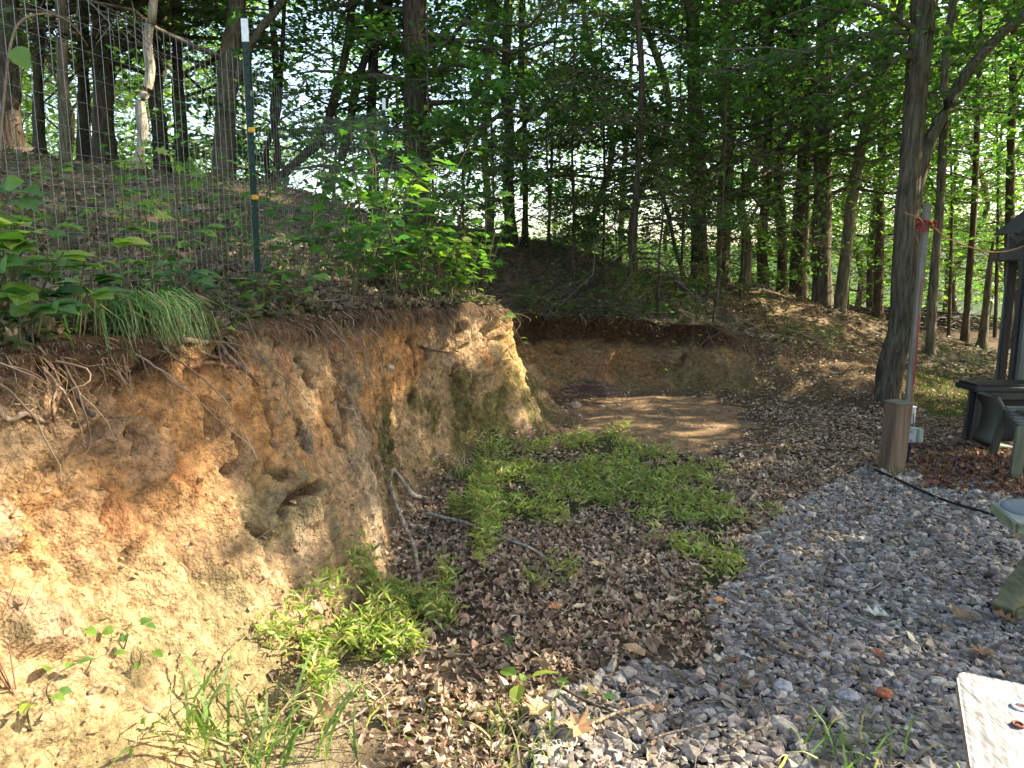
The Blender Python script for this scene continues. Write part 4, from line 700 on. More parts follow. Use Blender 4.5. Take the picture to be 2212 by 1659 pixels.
# ------------------------------------------------------------------ plants
LM = {k: mesh("leaf", *tmpl(k), None, None) for k in ('oval', 'heart', 'maple')}
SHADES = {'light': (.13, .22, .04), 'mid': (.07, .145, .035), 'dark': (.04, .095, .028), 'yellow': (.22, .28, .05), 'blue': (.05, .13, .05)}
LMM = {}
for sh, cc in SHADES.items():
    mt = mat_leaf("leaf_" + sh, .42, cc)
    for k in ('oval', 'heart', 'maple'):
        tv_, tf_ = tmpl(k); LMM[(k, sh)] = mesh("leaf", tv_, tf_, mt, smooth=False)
for v in LM.values(): bpy.data.meshes.remove(v)
def plant(base, h, n, ls, kind, shades, label, cat="plant", name="seedling", lean=(0, 0), stems=1, spread=.35, whorl=True, group=None, indiv=True, seedless=.0):
    base = np.array(base, float); o = thing(name, base, label, cat, group); stv = []; anchors = []
    for s in range(stems):
        a = random.uniform(0, 6.28); tip = base + [lean[0] * h + math.cos(a) * spread * h * (s > 0 or .3), lean[1] * h + math.sin(a) * spread * h * (s > 0 or .3), h * random.uniform(.75, 1.05)]
        mid = (base + tip) / 2 + [random.uniform(-.04, .04), random.uniform(-.04, .04), h * .06]; pts = bez([base - [0, 0, .04], mid, tip], 10); V, Fq = tubes(pts[None], np.linspace(.0035, .0015, 10)[None] * (1 + h), 5); stv.append((V, Fq, None))
        m = max(3, n // stems)
        if whorl:   # a few compound fans
            nodes = max(1, m // 5)
            for q in range(nodes):
                c = pts[int(9 * (1 - .6 * q / max(1, nodes)) )]; a0 = random.uniform(0, 6.28); pet = rng.uniform(.03, .10) * (1 + h); pdir = np.array([math.cos(a0), math.sin(a0), .25]); e = c + pdir * pet
                V, Fq = tubes(np.array([[c, (c + e) / 2 + [0, 0, .008], e]]), np.full((1, 3), .0012), 3); stv.append((V, Fq, None))
                for w in range(5): b = a0 + (w - 2) * .62 + random.gauss(0, .1); anchors.append((e, np.array([math.cos(b), math.sin(b), random.uniform(-.25, .1)]), ls * (1 - .16 * abs(w - 2))))
        else:
            for q in range(m):
                f = random.uniform(.3, 1); c = pts[int(9 * f)]; a0 = q * 2.4 + random.uniform(-.4, .4); pet = rng.uniform(.02, .08) * (1 + h * .7); e = c + np.array([math.cos(a0), math.sin(a0), .3]) * pet
                V, Fq = tubes(np.array([[c, (c + e) / 2 + [0, 0, .006], e]]), np.full((1, 3), .001), 3); stv.append((V, Fq, None)); anchors.append((e, np.array([math.cos(a0), math.sin(a0), random.uniform(-.45, .1)]), ls * random.uniform(.65, 1.15)))
    V, Fq, _ = cat_m(stv); mk("stem", V, Fq, M_twig, o, np.tile([.10, .09, .045], (len(V), 1)))
    if indiv:
        for (p, d, s) in anchors:
            N = np.array([random.gauss(0, .3), random.gauss(0, .3) - .12, 1.]); R = frame(d, N); M = Matrix([[*(R[i] * s), p[i] - base[i]] for i in range(3)] + [[0, 0, 0, 1]]); lo = link("leaf", LMM[(kind, random.choice(shades))], o); lo.matrix_local = M
    else:
        k = len(anchors); V, Fc, c = leaves(np.array([a[0] for a in anchors]), np.array([a[1] for a in anchors]), rup(k, .35), np.array([a[2] for a in anchors]), tmpl(kind), pal([SHADES[s] for s in shades], k, .25)); mk("foliage", V, Fc, M_leaf, o, c, smooth=False)["kind"] = "stuff"
    return o
CREST = [ # px, behind, h, n, leaf, kind, shades, label
 (-20, .10, .30, 15, .12, 'oval', ['light', 'mid'], "seedling with broad bright leaves cut off by the picture's edge on the bank top"),
 (40, .18, .42, 20, .12, 'oval', ['light', 'mid'], "tall five-leafleted seedling, first from the picture's edge on the bank top"),
 (95, .05, .24, 15, .11, 'oval', ['mid', 'dark'], "low dark seedling leaning over the bank edge beside the first tall one"),
 (130, .30, .40, 20, .10, 'maple', ['mid', 'light'], "lobed-leaf seedling standing in rusty leaves behind the bank edge"),
 (185, .12, .30, 15, .11, 'oval', ['light', 'yellow'], "yellow-green seedling immediately before the sedge tuft"),
 (235, .22, .36, 15, .09, 'oval', ['light', 'mid'], "seedling with drooping toothed leaves over the sedge tuft"),
 (20, -.03, .16, 15, .11, 'oval', ['mid', 'dark'], "trailing leaves hanging down the bank face at the picture's edge"),
 (160, .00, .15, 15, .09, 'oval', ['dark', 'mid'], "small dark plant hanging under the yellow-green seedling"),
 (345, .40, .30, 10, .10, 'maple', ['light', 'mid'], "single lobed-leaf maple seedling behind the sedge tuft"),
 (440, .22, .26, 12, .08, 'heart', ['dark', 'mid'], "low dark heart-leaved plant next past the sedge tuft"),
 (500, .10, .22, 14, .075, 'oval', ['mid', 'dark'], "low plant at the bank edge in front of the tall green post"),
 (560, .03, .18, 12, .06, 'heart', ['light', 'mid'], "small vine with bright heart leaves below the tall green post"),
 (610, .25, .38, 20, .085, 'maple', ['mid', 'dark'], "leafy maple seedling right beside the foot of the tall green post"),
 (645, .10, .26, 16, .07, 'heart', ['light', 'mid'], "pale heart-leaved vine on the edge just past the tall green post"),
 (690, .30, .40, 20, .085, 'oval', ['mid', 'blue'], "bushy seedling behind the pale vine"),
 (735, .05, .24, 14, .07, 'oval', ['dark', 'blue'], "dark drooping plant above the brown root fringe"),
 (480, .75, .62, 16, .10, 'maple', ['mid', 'yellow'], "tall thin maple seedling behind the wire mesh before the tall green post"),
 (585, .90, .75, 24, .10, 'maple', ['light', 'yellow', 'mid'], "sunlit maple sapling with pale big leaves behind the tall green post"),
 (650, .7, .62, 20, .10, 'maple', ['light', 'mid', 'blue'], "maple sapling glowing in the sun patch past the tall green post")]
for (px, bk, h, n, ls, kd, shd, lab) in CREST:
    b, fd = behind(px, max(bk, 0)); b[:2] += fd * (-min(bk, 0) + .02); plant(b, h, n, ls, kd, shd, lab, lean=(fd[0] * .35, fd[1] * .35), stems=1 if n < 16 else 2, whorl=kd == 'oval', group="plants on the bank top")
for (px, bk, h, n, ls, kd, shd, lab) in [(10, .5, .5, 20, .12, 'oval', ['light', 'mid'], "seedling behind the first tall one, half outside the picture"), (70, .45, .5, 20, .11, 'maple', ['mid', 'light'], "lobed-leaf plant behind the five-leafleted seedlings"), (110, .15, .34, 20, .12, 'oval', ['light', 'yellow'], "seedling with the palest leaves of the bank top, second before the sedge"), (55, -.02, .15, 15, .11, 'oval', ['mid', 'light'], "leafy trailer spilling over the bank edge under the tall seedling"), (205, .0, .2, 15, .09, 'oval', ['mid', 'dark'], "low leaves spilling over the edge right before the sedge tuft"), (400, .12, .26, 16, .085, 'maple', ['mid', 'dark'], "shaded lobed plant immediately past the sedge tuft"), (470, .45, .4, 20, .09, 'maple', ['mid', 'dark'], "leafy plant against the wire mesh midway to the tall green post"), (530, .4, .45, 20, .085, 'oval', ['mid', 'light'], "leafy plant against the wire mesh right before the tall green post")]:
    b, fd = behind(px, max(bk, 0)); b[:2] += fd * (-min(bk, 0) + .02); plant(b, h, n, ls, kd, shd, lab, lean=(fd[0] * .35, fd[1] * .35), stems=2, whorl=kd == 'oval', group="plants on the bank top")
SLP = [(30, 1.3, .55, "low leafy sprout group far up the slope at the picture's edge"), (120, 1.6, .5, "leafy sprout on the slope behind the grey-olive trunk's line"), (210, 1.2, .55, "leafy sprout on the slope above the sedge tuft"), (300, 1.7, .6, "tall sprout on the slope below the pale crooked trunk"), (390, 1.4, .5, "leafy sprout on the slope midway to the tall green post"), (460, 2.0, .6, "tall leafy sprout up the slope before the tall green post"), (540, 1.7, .7, "tall sprout whose leaves cross the tall green post"), (640, 1.6, .8, "leafy sapling sprout between first and second green posts"), (720, 1.4, .8, "dense leafy sprout just before the shrubs"), (770, 1.9, .9, "tall leafy sprout at the back of the shrubs")]
for (px, bk, h, lab) in SLP:
    b, fd = behind(px, bk); plant(b, h, 34, .075, random.choice(['maple', 'oval']), ['mid', 'light'], lab, "plant", "sprout", stems=4, spread=.6, whorl=False, indiv=False, group="sprouts on the slope")
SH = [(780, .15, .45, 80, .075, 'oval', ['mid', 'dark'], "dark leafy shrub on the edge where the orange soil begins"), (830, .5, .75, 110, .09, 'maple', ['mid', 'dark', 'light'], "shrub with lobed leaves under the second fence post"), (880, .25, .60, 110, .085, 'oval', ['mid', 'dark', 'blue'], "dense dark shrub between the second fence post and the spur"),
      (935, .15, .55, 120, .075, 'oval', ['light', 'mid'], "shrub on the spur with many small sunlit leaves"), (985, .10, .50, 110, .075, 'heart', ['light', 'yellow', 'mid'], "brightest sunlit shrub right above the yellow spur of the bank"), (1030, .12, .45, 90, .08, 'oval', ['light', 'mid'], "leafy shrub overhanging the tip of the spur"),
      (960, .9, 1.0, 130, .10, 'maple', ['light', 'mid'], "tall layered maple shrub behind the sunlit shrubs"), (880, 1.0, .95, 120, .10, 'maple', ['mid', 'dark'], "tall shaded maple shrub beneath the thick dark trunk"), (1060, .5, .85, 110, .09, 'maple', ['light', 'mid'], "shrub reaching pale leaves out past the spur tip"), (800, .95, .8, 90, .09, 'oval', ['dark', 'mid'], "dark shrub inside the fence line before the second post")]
for (px, bk, h, n, ls, kd, shd, lab) in SH:
    b, fd = behind(px, bk, 4.2, 7.3); plant(b, h * 1.25, int(n * .8), ls * 1.3, kd, shd, lab, "shrub", "shrub", stems=6, spread=.45, whorl=False, indiv=False, group="shrubs on the bank top", lean=(fd[0] * .1, fd[1] * .1))
# the bright big-leaved sprout
b, fd = behind(870, .35, 4.2, 7.0); plant(b, 1.15, 12, .19, 'oval', ['yellow', 'light'], "tall sprout with long bright yellow-green leaves rising over the shrubs", "plant", "sprout", stems=1, whorl=False, lean=(.12, 0))
for (px, bk, h, n, ls, lab) in [(1130, .25, .35, 70, .07, "dark low shrub at the inner end of the recess"), (1230, .2, .3, 60, .07, "dark low shrub over the deepest shade of the recess"), (1330, .25, .35, 70, .07, "low shrub on the lip halfway along the recess"), (1430, .2, .3, 60, .065, "low shrub on the recess lip before the sunlit grass stalks"), (1500, .5, .5, 80, .07, "small shrub beside the thin sapling on the recess lip"), (1800, .9, .3, 60, .06, "dark green creeper patch on the leaf slope below the mound"), (1720, 1.2, .22, 40, .06, "small creeper patch high on the leaf slope")]:
    b, fd = behind(px, bk, 8.3, 10.2); plant(b, h, n, ls, 'oval', ['dark', 'mid', 'blue'], lab, "shrub", "shrub", stems=6, spread=.9, whorl=False, indiv=False, group="shrubs round the recess")
for (px, py, h, n, ls, kd, shd, lab) in [(150, 1395, .08, 5, .075, 'heart', ['light'], "seedling with two round sunlit leaves on the pale bank foot"), (262, 1388, .08, 5, .07, 'heart', ['light', 'mid'], "round-leaved seedling just yardward of its twin on the pale bank"), (165, 1448, .07, 3, .07, 'heart', ['light'], "single round leaf on a low stalk below the two-leaved seedling"),
        (120, 1505, .10, 4, .09, 'oval', ['mid', 'light'], "seedling with narrow pointed leaves low on the sunlit bank foot"), (75, 1560, .10, 4, .075, 'heart', ['light', 'yellow'], "bright heart-leaved seedling nearest the picture's lower-left corner"), (290, 1432, .06, 3, .06, 'heart', ['light'], "tiny seedling with one rounded leaf beside the brown leaves"),
        (490, 745, .10, 5, .045, 'maple', ['light', 'blue'], "tiny pale plant rooted in the overhanging turf"), (805, 1160, .16, 8, .08, 'maple', ['mid', 'blue'], "blue-green lobed plant at the foot of the bank beside the bent branch"), (915, 1200, .06, 3, .05, 'heart', ['light'], "tiny bright seedling just past the bent branch"),
        (1075, 1385, .05, 4, .05, 'oval', ['mid'], "small green seedling in the middle of the brown leaves"), (640, 1300, .07, 3, .06, 'oval', ['mid'], "small seedling on the grey lower bank"), (1120, 1510, .12, 4, .10, 'oval', ['yellow', 'light'], "glowing long-leaved sprout in the sun patch before the gravel"), (855, 1415, .06, 3, .06, 'heart', ['light'], "round-leaved seedling beside the low grass clump"),
        (1270, 1520, .05, 5, .06, 'maple', ['mid'], "low lobed plant where leaves give way to gravel"), (1085, 690, .05, 3, .09, 'heart', ['light'], "single pale leaf hanging at the tip of the spur")]:
    ls *= .62 if (px < 680 and py > 1300) else 1; h *= .8
    b = on_bank(px, py, .0) if (px < 680 or py < 1000) else on_g(px, py); plant(b, h, n, ls, kd, shd, lab, lean=(.15, -.1), whorl=False, group="small seedlings")
# arching vine by the fence
vb = [W(-30, 700, 2.5), W(-8, 420, 2.5), W(12, 180, 2.55), W(35, 60, 2.6), W(90, 30, 2.7), W(150, 48, 2.9), W(190, 100, 3.1)]; o = thing("vine", vb[0], "brown vine arching over the wire fence with single hanging leaf", "vine"); V, Fq = curve_tube(vb, .005, 40, 6, .1, .003); mk("stem", V, Fq, M_twig, o, np.tile([.16, .12, .085], (len(V), 1)))
for (px, py, d, s, dd) in [(32, 100, 2.55, .10, (.5, -.3, -.7)), (8, 400, 2.45, .08, (.7, -.2, .1)), (20, 660, 2.3, .10, (.8, -.3, -.1)), (2, 520, 2.4, .08, (.9, 0, .2))]:
    p = W(px, py, d); R = frame(np.array(dd), (0.2, -1, .3)); lo = link("leaf", LMM[('oval', 'light')], o); lo.matrix_local = Matrix([[*(R[i] * s), p[i] - vb[0][i]] for i in range(3)] + [[0, 0, 0, 1]])
# red-stemmed bush at the big tree's foot, bare stalks
for (px, py, lab, cc, n, h) in [(1893, 872, "spray of thin reddish stalks at the big tree's foot", (.14, .055, .045), 16, .62), (1500, 700, "pale dry stalks on the lip of the recess", (.34, .27, .17), 8, .22), (40, 1520, "thin reddish dead stalks rising from the bank foot at the picture's edge", (.20, .10, .07), 6, .35)]:
    b = on_g(px, py) if px > 1800 else (behind(px, .08, 8.3, 10.2)[0] if px > 1000 else on_bank(px, py)); Q = np.array([[b, b + [random.gauss(0, .05), random.gauss(0, .03), h * .5], b + [random.gauss(0, .14), random.gauss(0, .08), h * random.uniform(.6, 1.1)]] for _ in range(n)])
    V, Fq = tubes(Q, np.tile([.003, .002, .001], (n, 1)), 4); o = thing("dry_stalks", b, lab, "stalks"); mk("stalks", V, Fq, M_twig, o, np.tile(cc, (len(V), 1)))["kind"] = "stuff"

# ------------------------------------------------------------------ roots, sticks, log, heaps
def stick(pts, r, label, cc=(.22, .18, .13), cat="stick", name="stick", r1=None, knob=.12, br=(), n=26):
    pts = [np.array(p, float) for p in pts]; o = thing(name, pts[0], label, cat); V, Fc = curve_tube(pts, r, n, 7, knob, r1 if r1 else r * .5); 
    c = np.clip(np.array(cc) * (1 + .35 * fbm(V, 25, 2, 401))[:, None], 0, 1); mk("shaft" if cat != "root" else "root_shaft", V, Fc, M_bark, o, c)
    for q in br: V, Fc = curve_tube([np.array(a, float) for a in q], r * .5, 14, 5, .1, r * .2); mk("side_shoot", V, Fc, M_bark, o, np.tile(cc, (len(V), 1)))
    return o
B = on_bank
stick([B(-12, 858, .05), B(20, 872, .07), B(60, 886, .06), B(110, 903, .04), B(165, 912, .02)], .011, "pale bare root sticking out of the bank at the picture's edge", (.34, .25, .18), "root", "root", br=[[B(60, 886, .06), B(45, 870, .05), B(30, 862, .03)]])
stick([B(150, 845, .01), B(165, 865, .05), B(185, 880, .05), B(205, 897, .01)], .014, "short dark broken root on the orange bank", (.09, .07, .055), "root", "root")
stick([B(90, 790, .02), B(100, 830, .04), B(110, 880, .03), B(118, 930, .01)], .006, "thin grey root running down the bank face near the picture's edge", (.2, .15, .11), "root", "root")
stick([B(395, 745, .02), B(440, 765, .07), B(490, 790, .08), B(530, 815, .06), B(548, 838, .03)], .012, "thick tangled root below the overhanging turf", (.20, .14, .10), "root", "root", br=[[B(440, 765, .07), B(470, 800, .05), B(515, 830, .05)], [B(420, 760, .04), B(470, 762, .07), B(520, 772, .05)]])
stick([B(400, 790, .01), B(450, 797, .06), B(510, 792, .05)], .011, "straight orange-brown root under the turf ledge", (.34, .18, .10), "root", "root")
stick([B(730, 882, .03), B(748, 893, .05), B(752, 907, .05), B(775, 922, .02)], .006, "small curly pale root above the mossy bank", (.38, .30, .22), "root", "root")
stick([B(790, 1010, .01), B(640, 1080, .02), B(600, 1100, .01)], .004, "faint dark root crossing the grey part of the bank", (.12, .08, .06), "root", "root")
stick([B(905, 748, .02), B(925, 757, .06), B(958, 765, .05)], .012, "dark broken stub poking out of the spur", (.10, .08, .06), "root", "root")
stick([B(1085, 725, .02), B(1095, 765, .04), B(1112, 795, .05), B(1135, 822, .03)], .009, "pale root curling down the back edge of the spur", (.36, .28, .2), "root", "root")
stick([B(1045, 715, .02), B(1050, 690, .05), B(1062, 640, .10), B(1080, 590, .12)], .004, "thin pale vine climbing from the spur into the shrubs", (.32, .3, .16), "vine", "vine")
stick([on_bank(930, 1085, .03), on_bank(880, 1075, .05), on_g(852, 1085, .22), on_g(846, 1112, .18), on_g(868, 1160, .11), on_g(893, 1205, .08), on_g(903, 1250, .06), on_g(906, 1296, .03)], .017, "bent grey branch hooking down from the bank foot", (.40, .33, .26), n=40)
stick([on_g(930, 1130, .06), on_g(1010, 1155, .07), on_g(1090, 1187, .07), on_g(1150, 1208, .06), on_g(1195, 1232, .04)], .012, "long pale straight stick lying between grass clump and leaves", (.42, .37, .31))
stick([on_g(1000, 1120, .03), on_g(1045, 1135, .06), on_g(1075, 1150, .02)], .007, "short brown stick end beside the small grass clump", (.2, .15, .1))
for (a, r, lab, cc) in [([(1360, 1400), (1400, 1430), (1440, 1455), (1500, 1500)], .009, "brown knotted stick crossing from leaves onto gravel", (.20, .14, .09)), ([(1190, 1490), (1260, 1530), (1330, 1560), (1370, 1590)], .007, "thin dark stick at the near leaf and gravel boundary", (.12, .09, .06)),
        ([(1420, 1610), (1500, 1590), (1560, 1575)], .005, "pale thin twig lying on the near gravel", (.36, .3, .24)), ([(1660, 1255), (1640, 1240), (1665, 1222), (1690, 1225)], .005, "pale hooked twig on the gravel beside the grass", (.4, .34, .27)), ([(1625, 1380), (1680, 1420), (1740, 1440), (1790, 1470)], .006, "long dark curved twig in the middle of the gravel", (.13, .10, .07)),
        ([(1840, 1290), (1880, 1285), (1905, 1270)], .004, "short pale twig upright among the gravel stones", (.38, .33, .27)), ([(2010, 1240), (2022, 1262), (2050, 1250), (2100, 1245)], .005, "forked pale twig near the shaded gravel edge", (.30, .26, .2)), ([(1570, 1630), (1620, 1600), (1660, 1575), (1640, 1520), (1680, 1490)], .005, "looping grey twig on the gravel before the near bench", (.22, .18, .14)),
        ([(640, 1610), (730, 1590), (860, 1500)], .006, "thin straight stick lying over the leaves past the long grass", (.28, .22, .16)), ([(1240, 1590), (1280, 1580), (1330, 1560), (1400, 1540)], .010, "thick sunlit stick at the leaf edge of the gravel", (.36, .27, .18)), ([(1490, 1540), (1560, 1530), (1600, 1555)], .005, "brown twig bending over the central near gravel", (.2, .15, .11)),
        ([(1700, 760), (1760, 800), (1800, 830)], .008, "thin dark stick lying down the far low bank", (.12, .09, .06)), ([(1700, 715), (1770, 740), (1860, 770)], .02, "long pale log half buried in the leaf slope", (.30, .24, .17))]:
    if a[0][1] > 840: P = [on_g(px, py, .035) for px, py in a]
    else:
        P = []
        for px, py in a:
            c = np.hypot(*(np.array(to_px(HX.reshape(-1, 3))[:2]) - np.array([[px], [py]]))); i = int(np.argmin(c + np.where(to_px(HX.reshape(-1, 3))[2] > 13, 1e4, 0))); P.append(HX.reshape(-1, 3)[i] + [0, 0, .03])
    stick(P, r, lab, cc)
lg = [W(1175, 690, 8.95), W(1210, 655, 9.1), W(1270, 610, 9.35), W(1340, 558, 9.7)]; stick(lg, .042, "dark dead log leaning across the recess", (.035, .03, .025), "log", "log", r1=.028, n=20)
stick([W(1180, 822, 8.7), W(1220, 795, 8.8), W(1285, 762, 8.9)], .008, "pale bare branch propped over the twig heap", (.2, .15, .1), n=14)
def heap(c, sx, sy, h, n, L, r, label, cat, cols, dirs=None, name="brush_pile"):
    c = np.array(c, float); o = thing(name, c, label, cat); x = rng.normal(0, sx, n); y = rng.normal(0, sy, n); z = h * np.exp(-(x / sx / 1.5) ** 2) * rng.random(n); a = rng.uniform(0, 6.28, n) if dirs is None else rng.normal(dirs, .5, n); l = L * rng.uniform(.3, 1.1, n)
    D = np.stack([np.cos(a), np.sin(a), rng.normal(0, .16, n)], 1) * l[:, None]; Q = (c + np.stack([x, y, z + .02], 1))[:, None] + D[:, None] * np.linspace(-.5, .5, 5)[None, :, None] + rng.normal(0, .03, (n, 5, 3)) * l[:, None, None]
    Q[..., 2] = np.maximum(Q[..., 2], c[2] - .02); V, Fq = tubes(Q, (r * rng.uniform(.35, 1.2, n))[:, None] * np.linspace(1, .45, 5)[None], 4); mk("sticks", V, Fq, M_twig, o, np.repeat(pal(cols, n), 20, 0))["kind"] = "stuff"; return o
tc_ = on_g(1225, 880); heap([.95, 8.45, .12], .14, .22, .16, 240, .42, .004, "heap of thin dead twigs slumped behind the spur", "twig pile", [(.15, .10, .08), (.22, .16, .12), (.09, .065, .05)], dirs=-.6)
heap([9.6, 19.2, gz(9.6, 19.2)], 1.9, .6, .55, 420, 2.0, .022, "long low pile of dark brushwood beyond the lawn", "brush pile", [(.05, .04, .032), (.10, .08, .06), (.035, .03, .025)], dirs=.1)
heap([6.6, 15.6, gz(6.6, 15.6) + .05], 1.0, .5, .3, 160, 1.4, .016, "smaller brushwood heap behind the tall straight trunk", "brush pile", [(.06, .05, .04), (.12, .10, .07)], dirs=.2)
def rock(c, s, label, cc, name="rock"):
    n = 12; u = np.linspace(0, math.pi, 9); v = np.arange(12) * 2 * math.pi / 12; P = np.array([[math.sin(a) * math.cos(b), math.sin(a) * math.sin(b), math.cos(a)] for a in u for b in v]); w = 1 + .28 * fbm(P + np.array(c), 1.3, 3, 411) + (worley(P + np.array(c), 1.4, 5)[2] - .5) * .25
    V = P * w[:, None] * np.array(s) * .5 + np.array(c); i = np.arange(108).reshape(9, 12); Fq = np.stack([i[:-1], np.roll(i, -1, 1)[:-1], np.roll(i, -1, 1)[1:], i[1:]], -1).reshape(-1, 4); return tag(mk(name, V, Fq, M_stone, col=np.tile(cc, (len(V), 1)), smooth=False, origin=c), label, "stone")
rock(on_g(1243, 880, .03), (.13, .09, .09), "pale stone at the foot of the twig heap", (.42, .36, .27)); rock(on_g(1300, 882, .02), (.07, .05, .04), "small pale stone on the recess floor past the larger one", (.36, .3, .22)); rock(on_g(1335, 879, .02), (.06, .05, .05), "small stone against the recess wall", (.33, .28, .2))
rock(on_bank(705, 1272, .01), (.06, .05, .06), "angular tan stone chip on the grey lower bank", (.42, .34, .24)); rock(on_bank(672, 1312, .01), (.07, .05, .06), "squarish tan stone beside the angular chip", (.36, .28, .19)); rock(on_bank(840, 795, .01), (.06, .05, .05), "small stone stuck in the dark part of the bank", (.38, .3, .22))
o = rock(on_g(1908, 1513, .03), (.065, .05, .04), "rusty orange stone lying on the near gravel", (.30, .10, .05))
rock(on_g(1690, 1500, .03), (.08, .06, .05), "bluish pale stone, largest of the near gravel before the orange one", (.28, .275, .28)); rock(on_g(1830, 1520, .03), (.09, .05, .05), "long blue-grey stone beside the orange one", (.25, .245, .25))
LFM = {}
def fallen(px, py, s, kind, cc, label, rot):
    b = on_g(px, py, .045); key = (kind, cc)
    tv_, tf_ = tmpl(kind); tv_ = curl(tv_, .25, .15); R = rotz(rot) @ np.array([[1, 0, 0], [0, .96, -.2], [0, .2, .96]]); V = (tv_ - [0, .5, 0]) * s @ R.T + b; tag(mk("fallen_leaf", V, tf_, M_litter, col=np.tile(cc, (len(V), 1)), smooth=False, origin=b), label, "leaf", "single fallen leaves")
for a in [(2072, 1352, .13, 'maple', (.26, .16, .09), "large tan fallen leaf on the shaded gravel", 1.9), (2166, 1354, .11, 'oak', (.22, .12, .06), "brown fallen leaf in the deepest gravel shade by the brace", .4), (1891, 1346, .12, 'oak', (.5, .47, .4), "whitish skeleton leaf in the middle of the gravel", 1.3), (2120, 1432, .11, 'oak', (.26, .14, .07), "brown curled leaf just past the near bench tip", 1.5),
          (1200, 1333, .09, 'oak', (.50, .22, .09), "orange leaf standing out in the brown litter", 2.2), (1290, 1238, .09, 'oval', (.48, .33, .18), "light tan oval leaf in the litter below the grass", 1.6), (1370, 1428, .10, 'oval', (.42, .26, .14), "tan leaf just before the knotted stick", .9), (1245, 1590, .12, 'maple', (.50, .28, .14), "sunlit tan maple leaf at the near gravel edge", .3),
          (1160, 1560, .12, 'maple', (.55, .34, .17), "glowing pale maple leaf in the sun patch by the sprout", 2.6), (1555, 1318, .07, 'oval', (.55, .25, .08), "small orange leaf at the tip of the grass patch", 1.2), (1645, 1450, .06, 'oval', (.40, .28, .15), "small tan leaf at the gravel's leafy edge", 2.8), (1895, 1435, .07, 'oak', (.30, .11, .06), "reddish leaf on the gravel above the orange stone", .1), (1850, 1470, .06, 'oval', (.22, .15, .1), "brown leaf on the gravel a little before the orange stone", 1.0),
          (690, 1560, .14, 'maple', (.36, .22, .13), "large brown leaf beside the long grass", .6), (480, 1545, .15, 'maple', (.40, .24, .16), "large pinkish-brown leaf on the sunlit soil", 2.0), (1475, 1120, .07, 'oak', (.4, .22, .1), "light leaf lying in the bare gap of the grass patch", .3)]: fallen(*a[:3], a[3], a[4], a[5], a[6])
# ------------------------------------------------------------------ wooden meter post, pole, boxes, cords
def wood(name, V, Fc, parent=None, cc=(.24, .22, .18), origin=None, mat=None, var=.25):
    V = np.asarray(V, float); c = np.array(cc) * (1 + var * fbm(V * [1, 1, 1], 3.5, 3, 501))[:, None]; return mk(name, V, Fc, mat or M_wood, parent, np.clip(c, 0, 1), smooth=False, origin=origin)
pb = G(1924, 1020); d0 = pb[1]; top = W(1930, 884, d0); H = top[2]; R = rotz(.16); lean = np.array([.012, 0, 0])
V, Fc = box([0, 0, H / 2], (.145, .14, H + .1), None, .006); V = V @ R.T + [pb[0], d0, 0]; V[:, 0] += (V[:, 2] / H) * .02
o = thing("wooden_post", (pb[0], d0, 0), "short square wooden post stub weathered brown, carrying the meter boxes", "post"); wood("post_body", V, Fc, o, (.15, .098, .062), mat=M_woodz, var=.6)
V, Fc = box([pb[0] + .02, d0, H + .056], (.155, .15, .016), R, .004); wood("cap", V, Fc, o, (.12, .125, .09))
parts = []; n = 40; P = np.array([pb[0] - .02, d0 - .09, .02]) + np.c_[rng.normal(0, .05, (n, 1)), rng.normal(0, .02, (n, 1)), np.zeros((n, 1))]; V, Fc, c = blades(P, .06, [(.2, .24, .1)]); g = thing("grass_tuft", P[0], "tiny pale grass fringe at the foot of the wooden post", "grass tuft"); mk("blades", V, Fc, M_grass, g, c, smooth=False)["kind"] = "stuff"
pd = d0 + .19; p0 = W(1950, 985, pd); p0[2] = 0; ptop = W(2004, 440, pd + .15); mid = W(1970, 760, pd + .06)
po = thing("grey_pole", p0, "tall weathered grey timber pole leaning up beside the stub post", "pole"); V, Fc = beam(p0, ptop, .05, .04, .004, up=(0, 1, 0)); wood("shaft", V, Fc, po, (.14, .125, .098), mat=M_woodz)
kn = W(2002, 485, pd + .08); kp = []
for a in range(6):
    rr_k = .042 + .004 * a; th = np.linspace(0, 2 * math.pi, 18); ring = np.stack([kn[0] + rr_k * np.cos(th), kn[1] + .05 + rr_k * .8 * np.sin(th), kn[2] + (a - 2.5) * .012 + .02 * np.sin(th + a)], 1); kp.append((*tubes(ring[None], np.full((1, 18), .006), 5), None))
kp.append((*curve_tube([kn + [.03, 0, 0], kn + [.06, -.02, .03], kn + [.07, 0, -.02], kn + [.03, -.02, -.03]], .008, 14), None)); V, Fc = cat_m([(a[0], tri(a[1]) if a[1].shape[1] == 4 else a[1]) for a in kp])[:2]
rope = [kn + [.04, 0, 0], W(2040, 510, pd + .2), W(2085, 530, pd + .5), W(2130, 543, pd + .8), W(2170, 543, pd + 1.1), W(2212, 532, pd + 1.4), W(2270, 512, pd + 1.8)]
ro = thing("rope", kn, "faded orange rope knotted round the grey pole and strung to the shed", "rope"); mk("knot", V, Fc, M_red, ro); V, Fc = curve_tube(rope, .006, 50, 6, 0, .006); mk("line", V, Fc, M_orange, ro)
V, Fc = curve_tube([kn - [.03, 0, -.01], W(1985, 470, pd + .1), W(1960, 462, pd + 1.0), W(1955, 458, 8.2)], .005, 20, 5, 0, .005); mk("tail", V, Fc, M_orange, ro)
rc = [W(1991, 600, pd - .02), W(1984, 680, pd - .04), W(1978, 760, pd - .04), W(1972, 830, pd - .04), W(1968, 880, pd - .05)]; V, Fc = curve_tube(rc, .003, 30, 6, .05, .003); V2, F2 = curve_tube([a + [.010, 0, 0] for a in rc[1:4]], .003, 20, 6, .05, .004)
